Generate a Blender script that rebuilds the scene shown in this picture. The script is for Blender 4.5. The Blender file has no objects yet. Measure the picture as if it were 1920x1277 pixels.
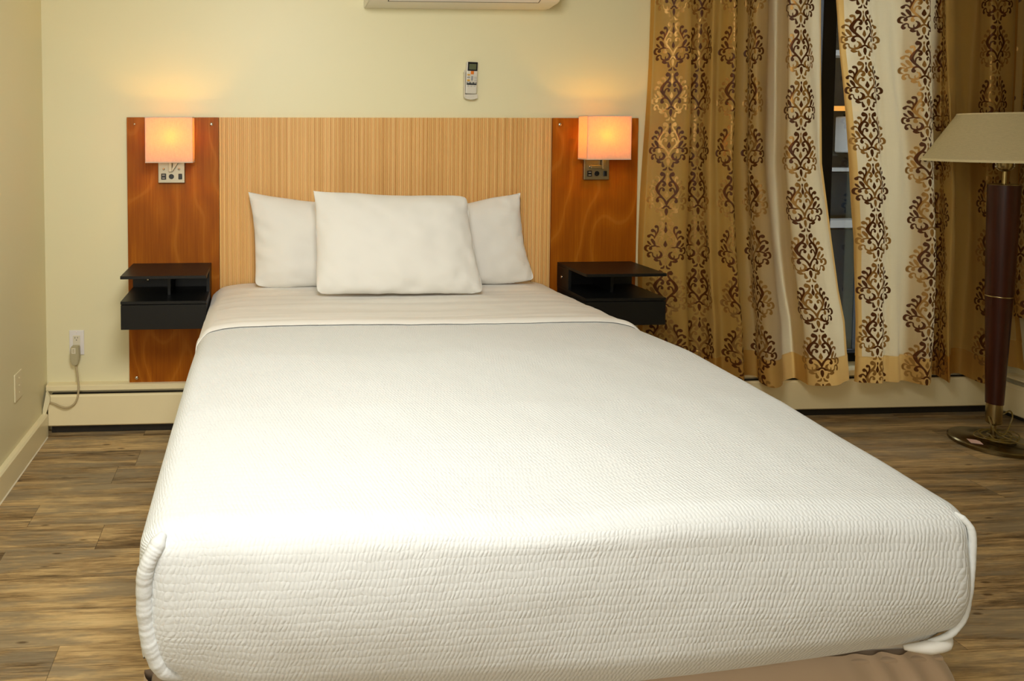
import bpy, bmesh, math, random
import numpy as np
from mathutils import Vector, Matrix, noise
random.seed(7)
sc = bpy.context.scene
COL = sc.collection
PI = math.pi

# ------------------------------------------------------------------ helpers
def srgb(r, g, b):
    def f(c):
        c /= 255.0
        return c / 12.92 if c <= 0.04045 else ((c + 0.055) / 1.055) ** 2.4
    return (f(r), f(g), f(b), 1.0)

def root(name, label, cat, loc, group=None):
    o = bpy.data.objects.new(name, None)
    COL.objects.link(o)
    o.location = loc
    o.empty_display_size = 0.05
    o['label'] = label; o['category'] = cat
    if group: o['group'] = group
    return o

def tag(o, label, cat, group=None):
    o['label'] = label; o['category'] = cat
    if group: o['group'] = group
    return o

def wloc(o):
    v = Vector((0, 0, 0))
    while o is not None:
        v += Vector(o.location); o = o.parent
    return v

def link(name, me, mat, parent=None, smooth=False, label=None, loc=None):
    """mesh given in world coordinates; parts are re-based on their parent's origin"""
    o = bpy.data.objects.new(name, me)
    COL.objects.link(o)
    if parent is not None:
        o.parent = parent
        w = wloc(parent)
        me.transform(Matrix.Translation(-w))
    elif loc is not None:
        me.transform(Matrix.Translation(-Vector(loc)))
        o.location = loc
    if mat: 
        for m in (mat if isinstance(mat, (list, tuple)) else [mat]): me.materials.append(m)
    if smooth:
        for p in me.polygons: p.use_smooth = True
    if label: o['label'] = label
    return o

class MB:
    """collects shapes in one bmesh, world coordinates"""
    def __init__(s): s.bm = bmesh.new()
    def box(s, x0, x1, y0, y1, z0, z1, bev=0.0, seg=2, mi=0):
        b = bmesh.new()
        bmesh.ops.create_cube(b, size=1.0)
        for v in b.verts:
            v.co = Vector(((x0 + x1) / 2 + v.co.x * (x1 - x0), (y0 + y1) / 2 + v.co.y * (y1 - y0), (z0 + z1) / 2 + v.co.z * (z1 - z0)))
        if bev > 0:
            bmesh.ops.bevel(b, geom=b.edges[:], offset=bev, segments=seg, profile=0.5, affect='EDGES')
        for f in b.faces: f.material_index = mi
        s.merge(b); return s
    def merge(s, b, mat=None):
        if mat is not None: bmesh.ops.transform(b, matrix=mat, verts=b.verts[:])
        me = bpy.data.meshes.new('t'); b.to_mesh(me); b.free()
        s.bm.from_mesh(me); bpy.data.meshes.remove(me)
    def lathe(s, prof, c, n=48, axis='Z', cap=True, mi=0):
        """prof list of (r, h) along axis"""
        bm = s.bm; rings = []
        for r, h in prof:
            ring = []
            for i in range(n):
                a = 2 * PI * i / n
                p = (r * math.cos(a), r * math.sin(a), h)
                if axis == 'Y': p = (p[0], p[2], p[1])
                if axis == 'X': p = (p[2], p[0], p[1])
                ring.append(bm.verts.new((c[0] + p[0], c[1] + p[1], c[2] + p[2])))
            rings.append(ring)
        for a, b in zip(rings, rings[1:]):
            for i in range(n):
                j = (i + 1) % n
                f = bm.faces.new((a[i], a[j], b[j], b[i])); f.material_index = mi
        if cap:
            bm.faces.new(rings[0][::-1]).material_index = mi
            bm.faces.new(rings[-1]).material_index = mi
        return s
    def tube(s, pts, r, n=12, closed=False, mi=0, smoothit=4):
        if smoothit: pts = catmull(pts, smoothit)
        P = [Vector(p[:3]) for p in pts]
        R = r if isinstance(r, (list, tuple)) else None
        m = len(P); bm = s.bm; rings = []
        up = Vector((0.13, 0.21, 1)).normalized()
        pn = None
        for i in range(m):
            t = (P[min(i + 1, m - 1)] - P[max(i - 1, 0)])
            if t.length < 1e-9: t = Vector((0, 0, 1))
            t.normalize()
            if pn is None:
                nrm = t.cross(up)
                if nrm.length < 0.1: nrm = t.cross(Vector((1, 0, 0)))
                nrm.normalize()
            else:
                nrm = (pn - t * pn.dot(t)).normalized()
            pn = nrm; bi = t.cross(nrm)
            if R: 
                q = i / (m - 1) * (len(R) - 1); k = min(int(q), len(R) - 2); rr = R[k] + (R[k + 1] - R[k]) * (q - k)
            else: rr = r
            rings.append([bm.verts.new(P[i] + (nrm * math.cos(2 * PI * k / n) + bi * math.sin(2 * PI * k / n)) * rr) for k in range(n)])
        for a, b in zip(rings, rings[1:]):
            for i in range(n):
                j = (i + 1) % n
                bm.faces.new((a[i], a[j], b[j], b[i])).material_index = mi
        bm.faces.new(rings[0][::-1]); bm.faces.new(rings[-1])
        return s
    def prism(s, poly, a0, a1, axis='X', mi=0):
        """poly in the plane perpendicular to axis, extruded a0..a1"""
        bm = s.bm
        def P(p, a):
            return {'X': (a, p[0], p[1]), 'Y': (p[0], a, p[1]), 'Z': (p[0], p[1], a)}[axis]
        A = [bm.verts.new(P(p, a0)) for p in poly]; B = [bm.verts.new(P(p, a1)) for p in poly]
        n = len(poly)
        for i in range(n):
            j = (i + 1) % n
            bm.faces.new((A[i], A[j], B[j], B[i])).material_index = mi
        bm.faces.new(A[::-1]).material_index = mi; bm.faces.new(B).material_index = mi
        return s
    def build(s, name, mat, parent=None, smooth=False, label=None, loc=None, auto=None):
        bmesh.ops.recalc_face_normals(s.bm, faces=s.bm.faces[:])
        me = bpy.data.meshes.new(name)
        s.bm.to_mesh(me); s.bm.free()
        o = link(name, me, mat, parent, smooth, label, loc)
        if auto:
            for p in me.polygons: p.use_smooth = True
            me.set_sharp_from_angle(angle=math.radians(auto))
        return o

def catmull(pts, n=4):
    P = [np.array(p, float) for p in pts]
    out = []
    for i in range(len(P) - 1):
        p0 = P[max(i - 1, 0)]; p1 = P[i]; p2 = P[i + 1]; p3 = P[min(i + 2, len(P) - 1)]
        for k in range(n):
            t = k / n
            out.append(0.5 * ((2 * p1) + (p2 - p0) * t + (2 * p0 - 5 * p1 + 4 * p2 - p3) * t * t + (3 * p1 - p0 - 3 * p2 + p3) * t ** 3))
    out.append(P[-1])
    return out

def grid_mesh(name, P, closed_u=False, uv=None):
    """P: (nu, nv, 3) array -> mesh with quads; uv (nu,nv,2)"""
    nu, nv, _ = P.shape
    idx = np.arange(nu * nv).reshape(nu, nv)
    a = idx[:-1, :-1]; b = idx[1:, :-1]; c = idx[1:, 1:]; d = idx[:-1, 1:]
    F = np.stack([a, b, c, d], -1).reshape(-1, 4)
    me = bpy.data.meshes.new(name)
    me.vertices.add(nu * nv); me.vertices.foreach_set('co', P.reshape(-1).astype(np.float32))
    me.loops.add(F.size); me.polygons.add(len(F))
    me.loops.foreach_set('vertex_index', F.reshape(-1).astype(np.int32))
    me.polygons.foreach_set('loop_start', (np.arange(len(F)) * 4).astype(np.int32))
    me.polygons.foreach_set('use_smooth', np.ones(len(F), dtype=bool))
    me.update(calc_edges=True)
    if uv is not None:
        l = me.uv_layers.new(name='UVMap')
        l.data.foreach_set('uv', uv.reshape(-1, 2)[F.reshape(-1)].reshape(-1).astype(np.float32))
    me.validate()
    return me

# ------------------------------------------------------------------ material helpers
class NT:
    def __init__(s, name):
        s.m = bpy.data.materials.new(name); s.m.use_nodes = True
        s.t = s.m.node_tree; s.t.nodes.clear()
        s.out = s.t.nodes.new('ShaderNodeOutputMaterial')
    def n(s, typ, **kw):
        nd = s.t.nodes.new('ShaderNode' + typ)
        for k, v in kw.items():
            if k in ('inp',): continue
            setattr(nd, k, v)
        for k, v in kw.get('inp', {}).items():
            s.set(nd, k, v)
        return nd
    def set(s, nd, k, v):
        sock = nd.inputs[k]
        if isinstance(v, bpy.types.NodeSocket): s.t.links.new(v, sock)
        elif isinstance(v, bpy.types.Node): s.t.links.new(v.outputs[0], sock)
        else: sock.default_value = v
    def math(s, op, a, b=None, c=None, clamp=False):
        nd = s.t.nodes.new('ShaderNodeMath'); nd.operation = op; nd.use_clamp = clamp
        s.set(nd, 0, a)
        if b is not None: s.set(nd, 1, b)
        if c is not None: s.set(nd, 2, c)
        return nd.outputs[0]
    def mix(s, fac, a, b, blend='MIX'):
        nd = s.t.nodes.new('ShaderNodeMix'); nd.data_type = 'RGBA'; nd.blend_type = blend
        s.set(nd, 0, fac); s.set(nd, 6, a); s.set(nd, 7, b)
        return nd.outputs[2]
    def ramp(s, fac, stops):
        nd = s.t.nodes.new('ShaderNodeValToRGB')
        cr = nd.color_ramp
        while len(cr.elements) < len(stops): cr.elements.new(0.5)
        for e, (p, c) in zip(cr.elements, stops): e.position = p; e.color = c
        s.set(nd, 0, fac)
        return nd.outputs[0]
    def objco(s): return s.n('TexCoord').outputs['Object']
    def uv(s): return s.n('TexCoord').outputs['UV']
    def mapping(s, co, scale=(1, 1, 1), loc=(0, 0, 0), rot=(0, 0, 0)):
        return s.n('Mapping', inp={'Vector': co, 'Scale': scale, 'Location': loc, 'Rotation': rot}).outputs[0]
    def noise(s, co, scale, detail=4, rough=0.55, dist=0.0):
        return s.n('TexNoise', inp={'Vector': co, 'Scale': scale, 'Detail': detail, 'Roughness': rough, 'Distortion': dist}).outputs['Fac']
    def bump(s, h, strength=0.3, dist=0.002):
        return s.n('Bump', inp={'Height': h, 'Strength': strength, 'Distance': dist}).outputs[0]
    def pbsdf(s, col, rough=0.5, metal=0.0, normal=None, **kw):
        b = s.n('BsdfPrincipled', inp={'Base Color': col, 'Roughness': rough, 'Metallic': metal})
        if normal is not None: s.set(b, 'Normal', normal)
        for k, v in kw.items(): s.set(b, k.replace('_', ' '), v)
        return b
    def finish(s, sh):
        s.t.links.new(sh.outputs[0] if isinstance(sh, bpy.types.Node) else sh, s.out.inputs['Surface'])
        return s.m

def plain(name, col, rough=0.5, metal=0.0, bump=None, spec=0.5, var=0.04, vscale=8):
    k = NT(name); co = k.objco()
    nz = k.noise(co, vscale, 3)
    f = k.math('MULTIPLY_ADD', nz, 2 * var, 1 - var)
    c = k.mix(1.0, col, k.n('CombineColor', inp={0: f, 1: f, 2: f}).outputs[0], 'MULTIPLY')
    nrm = None
    if bump: nrm = k.bump(k.noise(co, bump[0], 3), bump[1], bump[2])
    b = k.pbsdf(c, rough, metal, nrm)
    k.set(b, 'Specular IOR Level', spec)
    return k.finish(b)

# ---- paint
M_wall = plain('cream_wall_paint', srgb(232, 224, 184), 0.42, bump=(260, 0.10, 0.0006), spec=0.4, var=0.012, vscale=1.5)
M_walll = M_wall
M_trim = plain('cream_trim_paint', srgb(240, 229, 188), 0.3, bump=(120, 0.05, 0.0005), spec=0.5, var=0.012)
M_ceil = plain('white_ceiling_paint', srgb(238, 236, 228), 0.8, var=0.01)
M_heater = plain('cream_enamel', srgb(240, 226, 182), 0.35, spec=0.5, var=0.02, vscale=4)
M_dark = plain('dark_metal_and_shade', srgb(30, 26, 18), 0.6, var=0.3, vscale=60)
M_black = plain('black_laminate', srgb(13, 14, 14), 0.42, bump=(500, 0.08, 0.0003), spec=0.4, var=0.1)
M_blackedge = plain('black_edge_band', srgb(17, 19, 22), 0.35, spec=0.5, var=0.05)
M_frame = plain('black_window_aluminium', srgb(14, 14, 14), 0.5, spec=0.25, var=0.1)
M_nickel = plain('brushed_nickel', srgb(168, 160, 140), 0.38, 1.0, bump=(300, 0.1, 0.0003))
M_chrome = plain('polished_chrome', srgb(215, 210, 200), 0.16, 1.0)
M_port = plain('black_port_plastic', srgb(16, 17, 20), 0.3)
M_portgrey = plain('grey_port_tongue', srgb(150, 150, 150), 0.4)
M_acw = plain('white_ac_plastic', srgb(232, 226, 210), 0.35, var=0.01)
M_acp = plain('white_ac_flap', srgb(234, 230, 222), 0.3, var=0.01)
M_plate = plain('white_outlet_plastic', srgb(232, 228, 224), 0.3, var=0.01)
M_recept = plain('white_receptacle_plastic', srgb(222, 214, 190), 0.35, var=0.01)
M_ivory = plain('ivory_switch_plate', srgb(232, 222, 184), 0.35, var=0.01)
M_plug = plain('grey_beige_plug_plastic', srgb(180, 170, 135), 0.45, var=0.03)
M_cord = plain('beige_cord_rubber', srgb(178, 160, 120), 0.5, var=0.05)
M_remw = plain('remote_white_plastic', srgb(214, 208, 192), 0.4, var=0.02)
M_remb = plain('remote_black_plastic', srgb(18, 18, 20), 0.3)
M_lcd = plain('remote_lcd_grey', srgb(92, 98, 72), 0.25)
M_org = plain('remote_orange_button', srgb(226, 120, 22), 0.4)
M_yel = plain('remote_yellow_button', srgb(214, 160, 50), 0.4)
M_remg = plain('remote_dark_label', srgb(38, 44, 48), 0.4)
M_rust = plain('rusty_edge', srgb(110, 62, 30), 0.8, var=0.3, vscale=80)
M_brass = plain('antique_brass', srgb(176, 158, 112), 0.27, 1.0, bump=(200, 0.05, 0.0004), var=0.08)
M_bronze = plain('dark_bronze_base', srgb(122, 108, 76), 0.26, 1.0, var=0.1)
M_lcord = plain('gold_lamp_cord', srgb(120, 98, 38), 0.35, var=0.1)
M_sticker = plain('pink_white_sticker', srgb(240, 200, 184), 0.6, var=0.12, vscale=90)
M_caulk = plain('white_caulk', srgb(230, 222, 196), 0.5)

def wood_panel():
    k = NT('cherry_veneer'); co = k.objco()
    w = k.noise(k.mapping(co, (1.0, 1, 0.45)), 2.2, 2, 0.5)
    sep = k.n('SeparateXYZ', inp={0: co})
    # cathedral figure: distorted distance bands
    v = k.math('ADD', k.math('MULTIPLY', sep.outputs[0], 14.0), k.math('MULTIPLY', w, 16.0))
    v = k.math('ADD', v, k.math('MULTIPLY', sep.outputs[2], 1.6))
    bands = k.math('MULTIPLY_ADD', k.math('SINE', k.math('MULTIPLY', v, 4.6)), 0.5, 0.5)
    fine = k.noise(k.mapping(co, (160, 160, 5)), 1.0, 4, 0.6)
    f = k.math('ADD', k.math('MULTIPLY', bands, 0.22), k.math('MULTIPLY', fine, 0.72))
    c = k.ramp(f, [(0.15, srgb(136, 68, 4)), (0.5, srgb(160, 88, 8)), (0.85, srgb(188, 112, 20))])
    big = k.noise(co, 1.4, 2)
    line = k.ramp(bands, [(0.93, (0, 0, 0, 1)), (0.995, (1, 1, 1, 1))])
    c = k.mix(k.math('MULTIPLY', line, 0.20), c, srgb(204, 132, 50))
    c = k.mix(k.math('MULTIPLY', big, 0.35), c, srgb(126, 60, 2))
    b = k.pbsdf(c, 0.45, 0, k.bump(fine, 0.05, 0.0005)); k.set(b, 'Specular IOR Level', 0.18)
    return k.finish(b)
M_cherry = wood_panel()

def slat_wood():
    k = NT('maple_slats'); co = k.objco()
    fine = k.noise(k.mapping(co, (220, 60, 6)), 1.0, 4, 0.6)
    sep = k.n('SeparateXYZ', inp={0: co})
    cell = k.math('FLOOR', k.math('MULTIPLY', sep.outputs[0], 2 / 0.01883))
    wn = k.n('TexWhiteNoise', noise_dimensions='1D', inp={'W': cell}).outputs['Value']
    f = k.math('ADD', k.math('MULTIPLY', fine, 0.4), k.math('MULTIPLY', wn, 0.6))
    c = k.ramp(f, [(0.1, srgb(212, 162, 94)), (0.5, srgb(226, 179, 110)), (0.9, srgb(238, 194, 128))])
    b = k.pbsdf(c, 0.5, 0, k.bump(fine, 0.06, 0.0004)); k.set(b, 'Specular IOR Level', 0.35)
    return k.finish(b)
M_slat = slat_wood()

def floor_mat():
    k = NT('weathered_plank_vinyl'); co = k.objco()
    sep = k.n('SeparateXYZ', inp={0: co})
    X, Y = sep.outputs[0], sep.outputs[1]
    row = k.math('FLOOR', k.math('DIVIDE', k.math('ADD', Y, 10.06), 0.151))
    rn = k.n('TexWhiteNoise', noise_dimensions='1D', inp={'W': row}).outputs['Value']
    xs = k.math('ADD', X, k.math('MULTIPLY', rn, 1.2))
    pl = k.math('FLOOR', k.math('DIVIDE', k.math('ADD', xs, 20.0), 1.22))
    pid = k.math('ADD', k.math('MULTIPLY', row, 7.13), k.math('MULTIPLY', pl, 3.71))
    wn = k.n('TexWhiteNoise', noise_dimensions='1D', inp={'W': pid})
    pv = wn.outputs['Value']
    vec = k.n('CombineXYZ', inp={0: k.math('ADD', X, k.math('MULTIPLY', pv, 31.0)), 1: Y, 2: k.math('MULTIPLY', pv, 17.0)}).outputs[0]
    broad = k.noise(k.mapping(vec, (1.3, 13, 1)), 1.0, 6, 0.72, 0.4)
    mid = k.noise(k.mapping(vec, (4.4, 60, 1)), 1.0, 6, 0.75, 0.8)
    fine = k.noise(k.mapping(vec, (10, 340, 1)), 1.0, 4, 0.7)
    grey = k.noise(k.mapping(vec, (2.4, 12, 5)), 1.0, 5, 0.7)
    f = k.math('ADD', k.math('MULTIPLY', broad, 0.70), k.math('MULTIPLY', mid, 0.34))
    f = k.math('ADD', f, k.math('MULTIPLY_ADD', fine, 0.30, -0.19))
    f = k.math('ADD', f, k.math('MULTIPLY_ADD', pv, 0.08, -0.04))
    c = k.ramp(f, [(0.33, srgb(80, 60, 38)), (0.41, srgb(126, 102, 68)), (0.48, srgb(170, 141, 96)), (0.56, srgb(208, 177, 124)), (0.70, srgb(224, 196, 142))])
    gm = k.ramp(grey, [(0.46, (0, 0, 0, 1)), (0.60, (1, 1, 1, 1))])
    c = k.mix(k.math('MULTIPLY', gm, 0.75), c, k.mix(fine, srgb(112, 99, 78), srgb(166, 151, 122)))
    # knots
    vor = k.n('TexVoronoi', inp={'Vector': k.mapping(vec, (5, 16, 1)), 'Scale': 1.0, 'Randomness': 1.0}).outputs['Distance']
    kn = k.ramp(vor, [(0.05, (1, 1, 1, 1)), (0.11, (0, 0, 0, 1))])
    c = k.mix(k.math('MULTIPLY', kn, 0.75), c, srgb(70, 44, 22))
    # seams
    fy = k.math('FRACT', k.math('DIVIDE', k.math('ADD', Y, 10.06), 0.151))
    sy = k.math('LESS_THAN', fy, 0.014)
    fx = k.math('FRACT', k.math('DIVIDE', k.math('ADD', xs, 20.0), 1.22))
    sx = k.math('LESS_THAN', fx, 0.0018)
    seam = k.math('MAXIMUM', k.math('MULTIPLY', sy, 0.55), sx)
    c = k.mix(k.math('MULTIPLY', seam, 0.6), c, srgb(44, 30, 18))
    h = k.math('SUBTRACT', k.math('MULTIPLY', mid, 0.6), seam)
    b = k.pbsdf(c, k.math('MULTIPLY_ADD', fine, 0.2, 0.36), 0, k.bump(h, 0.25, 0.001)); k.set(b, 'Specular IOR Level', 0.4)
    return k.finish(b)
M_floor = floor_mat()

def cotton(name, col, wr=0.5, trans=0.0):
    k = NT(name); co = k.objco()
    wv = k.noise(k.mapping(co, (1, 1, 1)), 900, 1)
    b1 = k.bump(wv, 0.05, 0.0004)
    b = k.pbsdf(col, 0.85, 0, b1); k.set(b, 'Specular IOR Level', 0.2)
    k.set(b, 'Sheen Weight', 0.15)
    return k.finish(b)
M_cotton = cotton('white_cotton_percale', srgb(230, 227, 219))
M_sheet = cotton('white_sheet_cotton', srgb(229, 225, 216))
M_matt = cotton('mattress_ticking', srgb(216, 210, 200))

def seersucker():
    k = NT('puckered_coverlet'); uv = k.uv()
    n1 = k.n('TexNoise', inp={'Vector': uv, 'Scale': 5.0, 'Detail': 2.0})
    n2 = k.n('TexNoise', inp={'Vector': uv, 'Scale': 38.0, 'Detail': 2.0})
    off = k.n('VectorMath', operation='MULTIPLY_ADD', inp={0: n2.outputs['Color'], 1: (0.011, 0.012, 0), 2: uv}).outputs[0]
    sep = k.n('SeparateXYZ', inp={0: off})
    V = k.math('DIVIDE', k.math('ADD', sep.outputs[1], 2.10), 0.0148)
    row = k.math('FLOOR', V); fv = k.math('FRACT', V)
    side = k.math('MULTIPLY_ADD', k.math('GREATER_THAN', row, -0.5), 2.0, -1.0)      # the weave leans the other way below the foot edge
    lean = k.math('MULTIPLY', side, k.math('MULTIPLY_ADD', n1.outputs['Fac'], 1.4, -0.38))
    U = k.math('DIVIDE', sep.outputs[0], 0.0082)
    U = k.math('ADD', U, k.math('MULTIPLY', lean, k.math('SUBTRACT', fv, 0.5)))
    U = k.math('ADD', U, k.math('MULTIPLY', k.math('ABSOLUTE', row), 0.52))
    fu = k.math('FRACT', U)
    pu = k.math('SINE', k.math('MULTIPLY', fu, PI))
    pv = k.math('SINE', k.math('MULTIPLY', fv, PI))
    pu = k.math('POWER', pu, 1.15)
    pv = k.math('MULTIPLY_ADD', k.math('POWER', pv, 0.65), 0.6, 0.4)
    cell = k.n('TexWhiteNoise', noise_dimensions='2D', inp={'Vector': k.n('CombineXYZ', inp={0: k.math('FLOOR', U), 1: row}).outputs[0]}).outputs['Value']
    h = k.math('MULTIPLY', k.math('MULTIPLY', pu, pv), k.math('MULTIPLY_ADD', cell, 0.5, 0.6))
    h = k.math('ADD', h, k.math('MULTIPLY', k.noise(uv, 90, 2), 0.5))
    b = k.pbsdf(srgb(222, 224, 222), 0.75, 0, k.bump(h, 0.55, 0.0019)); k.set(b, 'Specular IOR Level', 0.3)
    k.set(b, 'Sheen Weight', 0.1)
    return k.finish(b)
M_cover = seersucker()
M_roll = plain('coverlet_edge_cloth', srgb(222, 224, 222), 0.75, bump=(85, 0.4, 0.003), spec=0.3, var=0.01)

def satin():
    k = NT('beige_satin'); co = k.objco()
    b = k.pbsdf(srgb(196, 172, 146), 0.42, 0, k.bump(k.noise(co, 300, 2), 0.05, 0.0005)); k.set(b, 'Sheen Weight', 0.2)
    return k.finish(b)
M_satin = satin()

def shade_mat(name, col, tr, wt):
    k = NT(name); co = k.objco()
    w = k.n('TexNoise', inp={'Vector': k.mapping(co, (60, 60, 900)), 'Scale': 1.0, 'Detail': 2.0}).outputs['Fac']
    w2 = k.n('TexNoise', inp={'Vector': k.mapping(co, (900, 900, 60)), 'Scale': 1.0, 'Detail': 2.0}).outputs['Fac']
    wv = k.math('MULTIPLY_ADD', k.math('ADD', w, w2), 0.35, 0.65)
    g = k.n('CombineColor', inp={0: wv, 1: wv, 2: wv}).outputs[0]
    d = k.n('BsdfDiffuse', inp={'Color': k.mix(1.0, col, g, 'MULTIPLY')})
    t = k.n('BsdfTranslucent', inp={'Color': k.mix(1.0, tr, g, 'MULTIPLY')})
    m = k.n('MixShader', inp={0: wt, 1: d.outputs[0], 2: t.outputs[0]})
    return k.finish(m)
M_sconce = shade_mat('linen_sconce_shade', srgb(236, 222, 206), srgb(250, 214, 170), 0.5)
M_rim = shade_mat('shade_hem', srgb(246, 232, 210), srgb(250, 214, 170), 0.35)
M_ltrim = shade_mat('lamp_shade_trim', srgb(236, 222, 180), srgb(220, 200, 150), 0.1)
M_lshade = shade_mat('beige_lamp_shade', srgb(214, 200, 158), srgb(210, 190, 140), 0.15)

def bulb_mat(col, s):
    k = NT('glowing_bulb')
    return k.finish(k.n('Emission', inp={'Color': col, 'Strength': s}))
M_bulb = bulb_mat((1.0, 0.47, 0.0, 1), 225.0)

def lampwood():
    k = NT('dark_mahogany_lacquer'); co = k.objco()
    f = k.noise(k.mapping(co, (90, 90, 4)), 1.0, 4, 0.6)
    c = k.ramp(f, [(0.2, srgb(40, 13, 5)), (0.8, srgb(72, 27, 10))])
    b = k.pbsdf(c, 0.36); k.set(b, 'Specular IOR Level', 0.35)
    return k.finish(b)
M_mahog = lampwood()

def curtain_mat():
    k = NT('gold_damask_voile'); uv = k.uv()
    sep = k.n('SeparateXYZ', inp={0: uv})
    br = k.n('Attribute', attribute_name='brown_thread').outputs['Fac']
    go = k.n('Attribute', attribute_name='gold_thread').outputs['Fac']
    hm = k.n('Attribute', attribute_name='hem').outputs['Fac']
    mb = k.math('MULTIPLY_ADD', br, 2.2, 0.5, clamp=True)
    mg = k.math('MULTIPLY_ADD', go, 2.2, 0.5, clamp=True)
    hem = k.math('MULTIPLY_ADD', hm, 6.0, 0.5, clamp=True)
    slub = k.noise(k.mapping(uv, (18, 700, 1)), 1.0, 3, 0.6)
    slub2 = k.noise(k.mapping(uv, (700, 18, 1)), 1.0, 2, 0.6)
    cloud = k.noise(k.mapping(uv, (14, 3, 1)), 1.0, 2, 0.5)
    sl = k.math('ADD', k.math('MULTIPLY', slub, 0.6), k.math('MULTIPLY', slub2, 0.4))
    base = k.mix(sl, srgb(184, 142, 54), srgb(232, 196, 110))
    base = k.mix(k.math('MULTIPLY', cloud, 0.4), base, srgb(178, 118, 24))
    base = k.mix(k.math('MULTIPLY', hem, 0.5), base, srgb(206, 158, 78))
    cgold = k.mix(sl, srgb(172, 118, 50), srgb(226, 182, 108))
    cbrown = k.mix(sl, srgb(82, 42, 10), srgb(118, 66, 22))
    diffc = k.mix(mg, base, cgold); diffc = k.mix(mb, diffc, cbrown)
    trc = k.mix(mg, k.mix(hem, srgb(240, 222, 180), srgb(220, 176, 104)), srgb(84, 52, 20)); trc = k.mix(mb, trc, srgb(46, 26, 10))
    nrm = k.bump(k.math('ADD', k.math('MULTIPLY', sl, 0.5), k.math('ADD', mb, mg)), 0.35, 0.0006)
    rg = k.math('MULTIPLY_ADD', mg, -0.10, 0.5)
    d = k.pbsdf(diffc, rg, k.math('MULTIPLY', mg, 0.55), nrm)
    k.set(d, 'Specular IOR Level', 0.3)
    t = k.n('BsdfTranslucent', inp={'Color': trc})
    wt = k.math('MULTIPLY_ADD', mg, -0.22, 0.58); wt = k.math('MULTIPLY_ADD', mb, -0.25, wt, clamp=True)
    m1 = k.n('MixShader', inp={0: wt, 1: d.outputs[0], 2: t.outputs[0]})
    tp = k.n('BsdfTransparent', inp={'Color': (1.0, 0.97, 0.90, 1)})
    # open weave lets a little light straight through where the cloth is single and plain
    thru = k.math('MULTIPLY', k.math('SUBTRACT', 1.0, k.math('MAXIMUM', mb, mg)), k.math('MULTIPLY_ADD', hem, -0.10, 0.10), clamp=True)
    m2 = k.n('MixShader', inp={0: thru, 1: m1.outputs[0], 2: tp.outputs[0]})
    return k.finish(m2)
M_curtain = curtain_mat()

def glass():
    k = NT('window_glass')
    g = k.n('BsdfGlossy', inp={'Color': (0.9, 0.95, 1, 1), 'Roughness': 0.02})
    t = k.n('BsdfTransparent', inp={'Color': (0.93, 0.96, 0.97, 1)})
    fr = k.n('Fresnel', inp={'IOR': 1.45}).outputs[0]
    return k.finish(k.n('MixShader', inp={0: fr, 1: t.outputs[0], 2: g.outputs[0]}))
M_glass = glass()
M_opal = (lambda k: k.finish(k.n('Emission', inp={'Color': (1.0, 0.955, 0.86, 1), 'Strength': 34.0})))(NT('fill_diffuser_glow'))

# ------------------------------------------------------------------ the room
XL, XR, YB, YF, ZC = -1.007, 3.72, 0.0, -6.0, 2.52
def struct(o): o['kind'] = 'structure'; return o
struct(MB().box(XL - .1, XR + .1, YF - .1, YB + .12, -0.1, 0.0).build('floor', M_floor))
struct(MB().box(XL - .1, XR + .1, YF - .1, YB + .12, ZC, ZC + .1).build('ceiling', M_ceil))
struct(MB().box(XL - .12, XL, YF, YB, 0, ZC).build('wall_left', M_wall))
WX0, WX1, WZ0, WZ1 = 2.40, 3.14, 0.215, 2.30
m = MB()
m.box(XL - .12, WX0, 0, .2, 0, ZC).box(WX1, XR + .14, 0, .2, 0, ZC).box(WX0, WX1, 0, .2, 0, WZ0).box(WX0, WX1, 0, .2, WZ1, ZC)
struct(m.build('wall_back', M_wall))
RY0, RY1 = -0.56, -0.20
m = MB()
m.box(XR, XR + .14, RY1, 0, 0, ZC).box(XR, XR + .14, YF, RY0, 0, ZC).box(XR, XR + .14, RY0, RY1, 0, .28).box(XR, XR + .14, RY0, RY1, 2.30, ZC)
struct(m.build('wall_right', M_wall))
struct(MB().box(XL - .12, XR + .14, YF - .12, YF, 0, ZC).build('wall_front', M_wall))

# baseboard of the left wall with its bevelled top edge and a bead of caulk
bb = struct(MB().prism([(XL, 0.0), (XL + .024, 0.0), (XL + .024, 0.098), (XL + .018, .106), (XL, .108)], YF, -0.075, 'Y').build('baseboard_left', M_trim))
MB().prism([(XL + .024, 0.0), (XL + .028, 0.0), (XL + .024, .004)], YF, -0.09, 'Y').build('caulk_bead', M_caulk, bb)

# windows
def window(name, along, a0, a1, z0, z1, c0, posts, rails=()):
    """aluminium framed window; along 'X' lies in the back wall, 'Y' in the right wall"""
    w = MB(); t = .045
    def bx(u0, u1, zz0, zz1, d0, d1, mb):
        if along == 'X': mb.box(u0, u1, d0, d1, zz0, zz1, .002, 1)
        else: mb.box(d0, d1, u0, u1, zz0, zz1, .002, 1)
    bx(a0, a1, z0, z0 + t, c0, c0 + .07, w); bx(a0, a1, z1 - t, z1, c0, c0 + .07, w)
    bx(a0, a0 + t, z0 + t, z1 - t, c0, c0 + .07, w); bx(a1 - t, a1, z0 + t, z1 - t, c0, c0 + .07, w)
    o = struct(w.build(name, M_frame))
    for p in posts:
        q = MB(); bx(p[0], p[1], z0 + t, z1 - t, c0 - .015, c0 + .06, q); q.build('mullion', M_frame, o)
    g = MB(); bx(a0 + t, a1 - t, z0 + t, z1 - t, c0 + .032, c0 + .038, g); g.build('pane', M_glass, o)
    return o
window('window_1', 'X', WX0, WX1, WZ0, WZ1, .115, [(2.812, 2.884)])
window('window_2', 'Y', RY0, RY1, .28, 2.30, XR + .05, [(-.40, -.37)])
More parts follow.
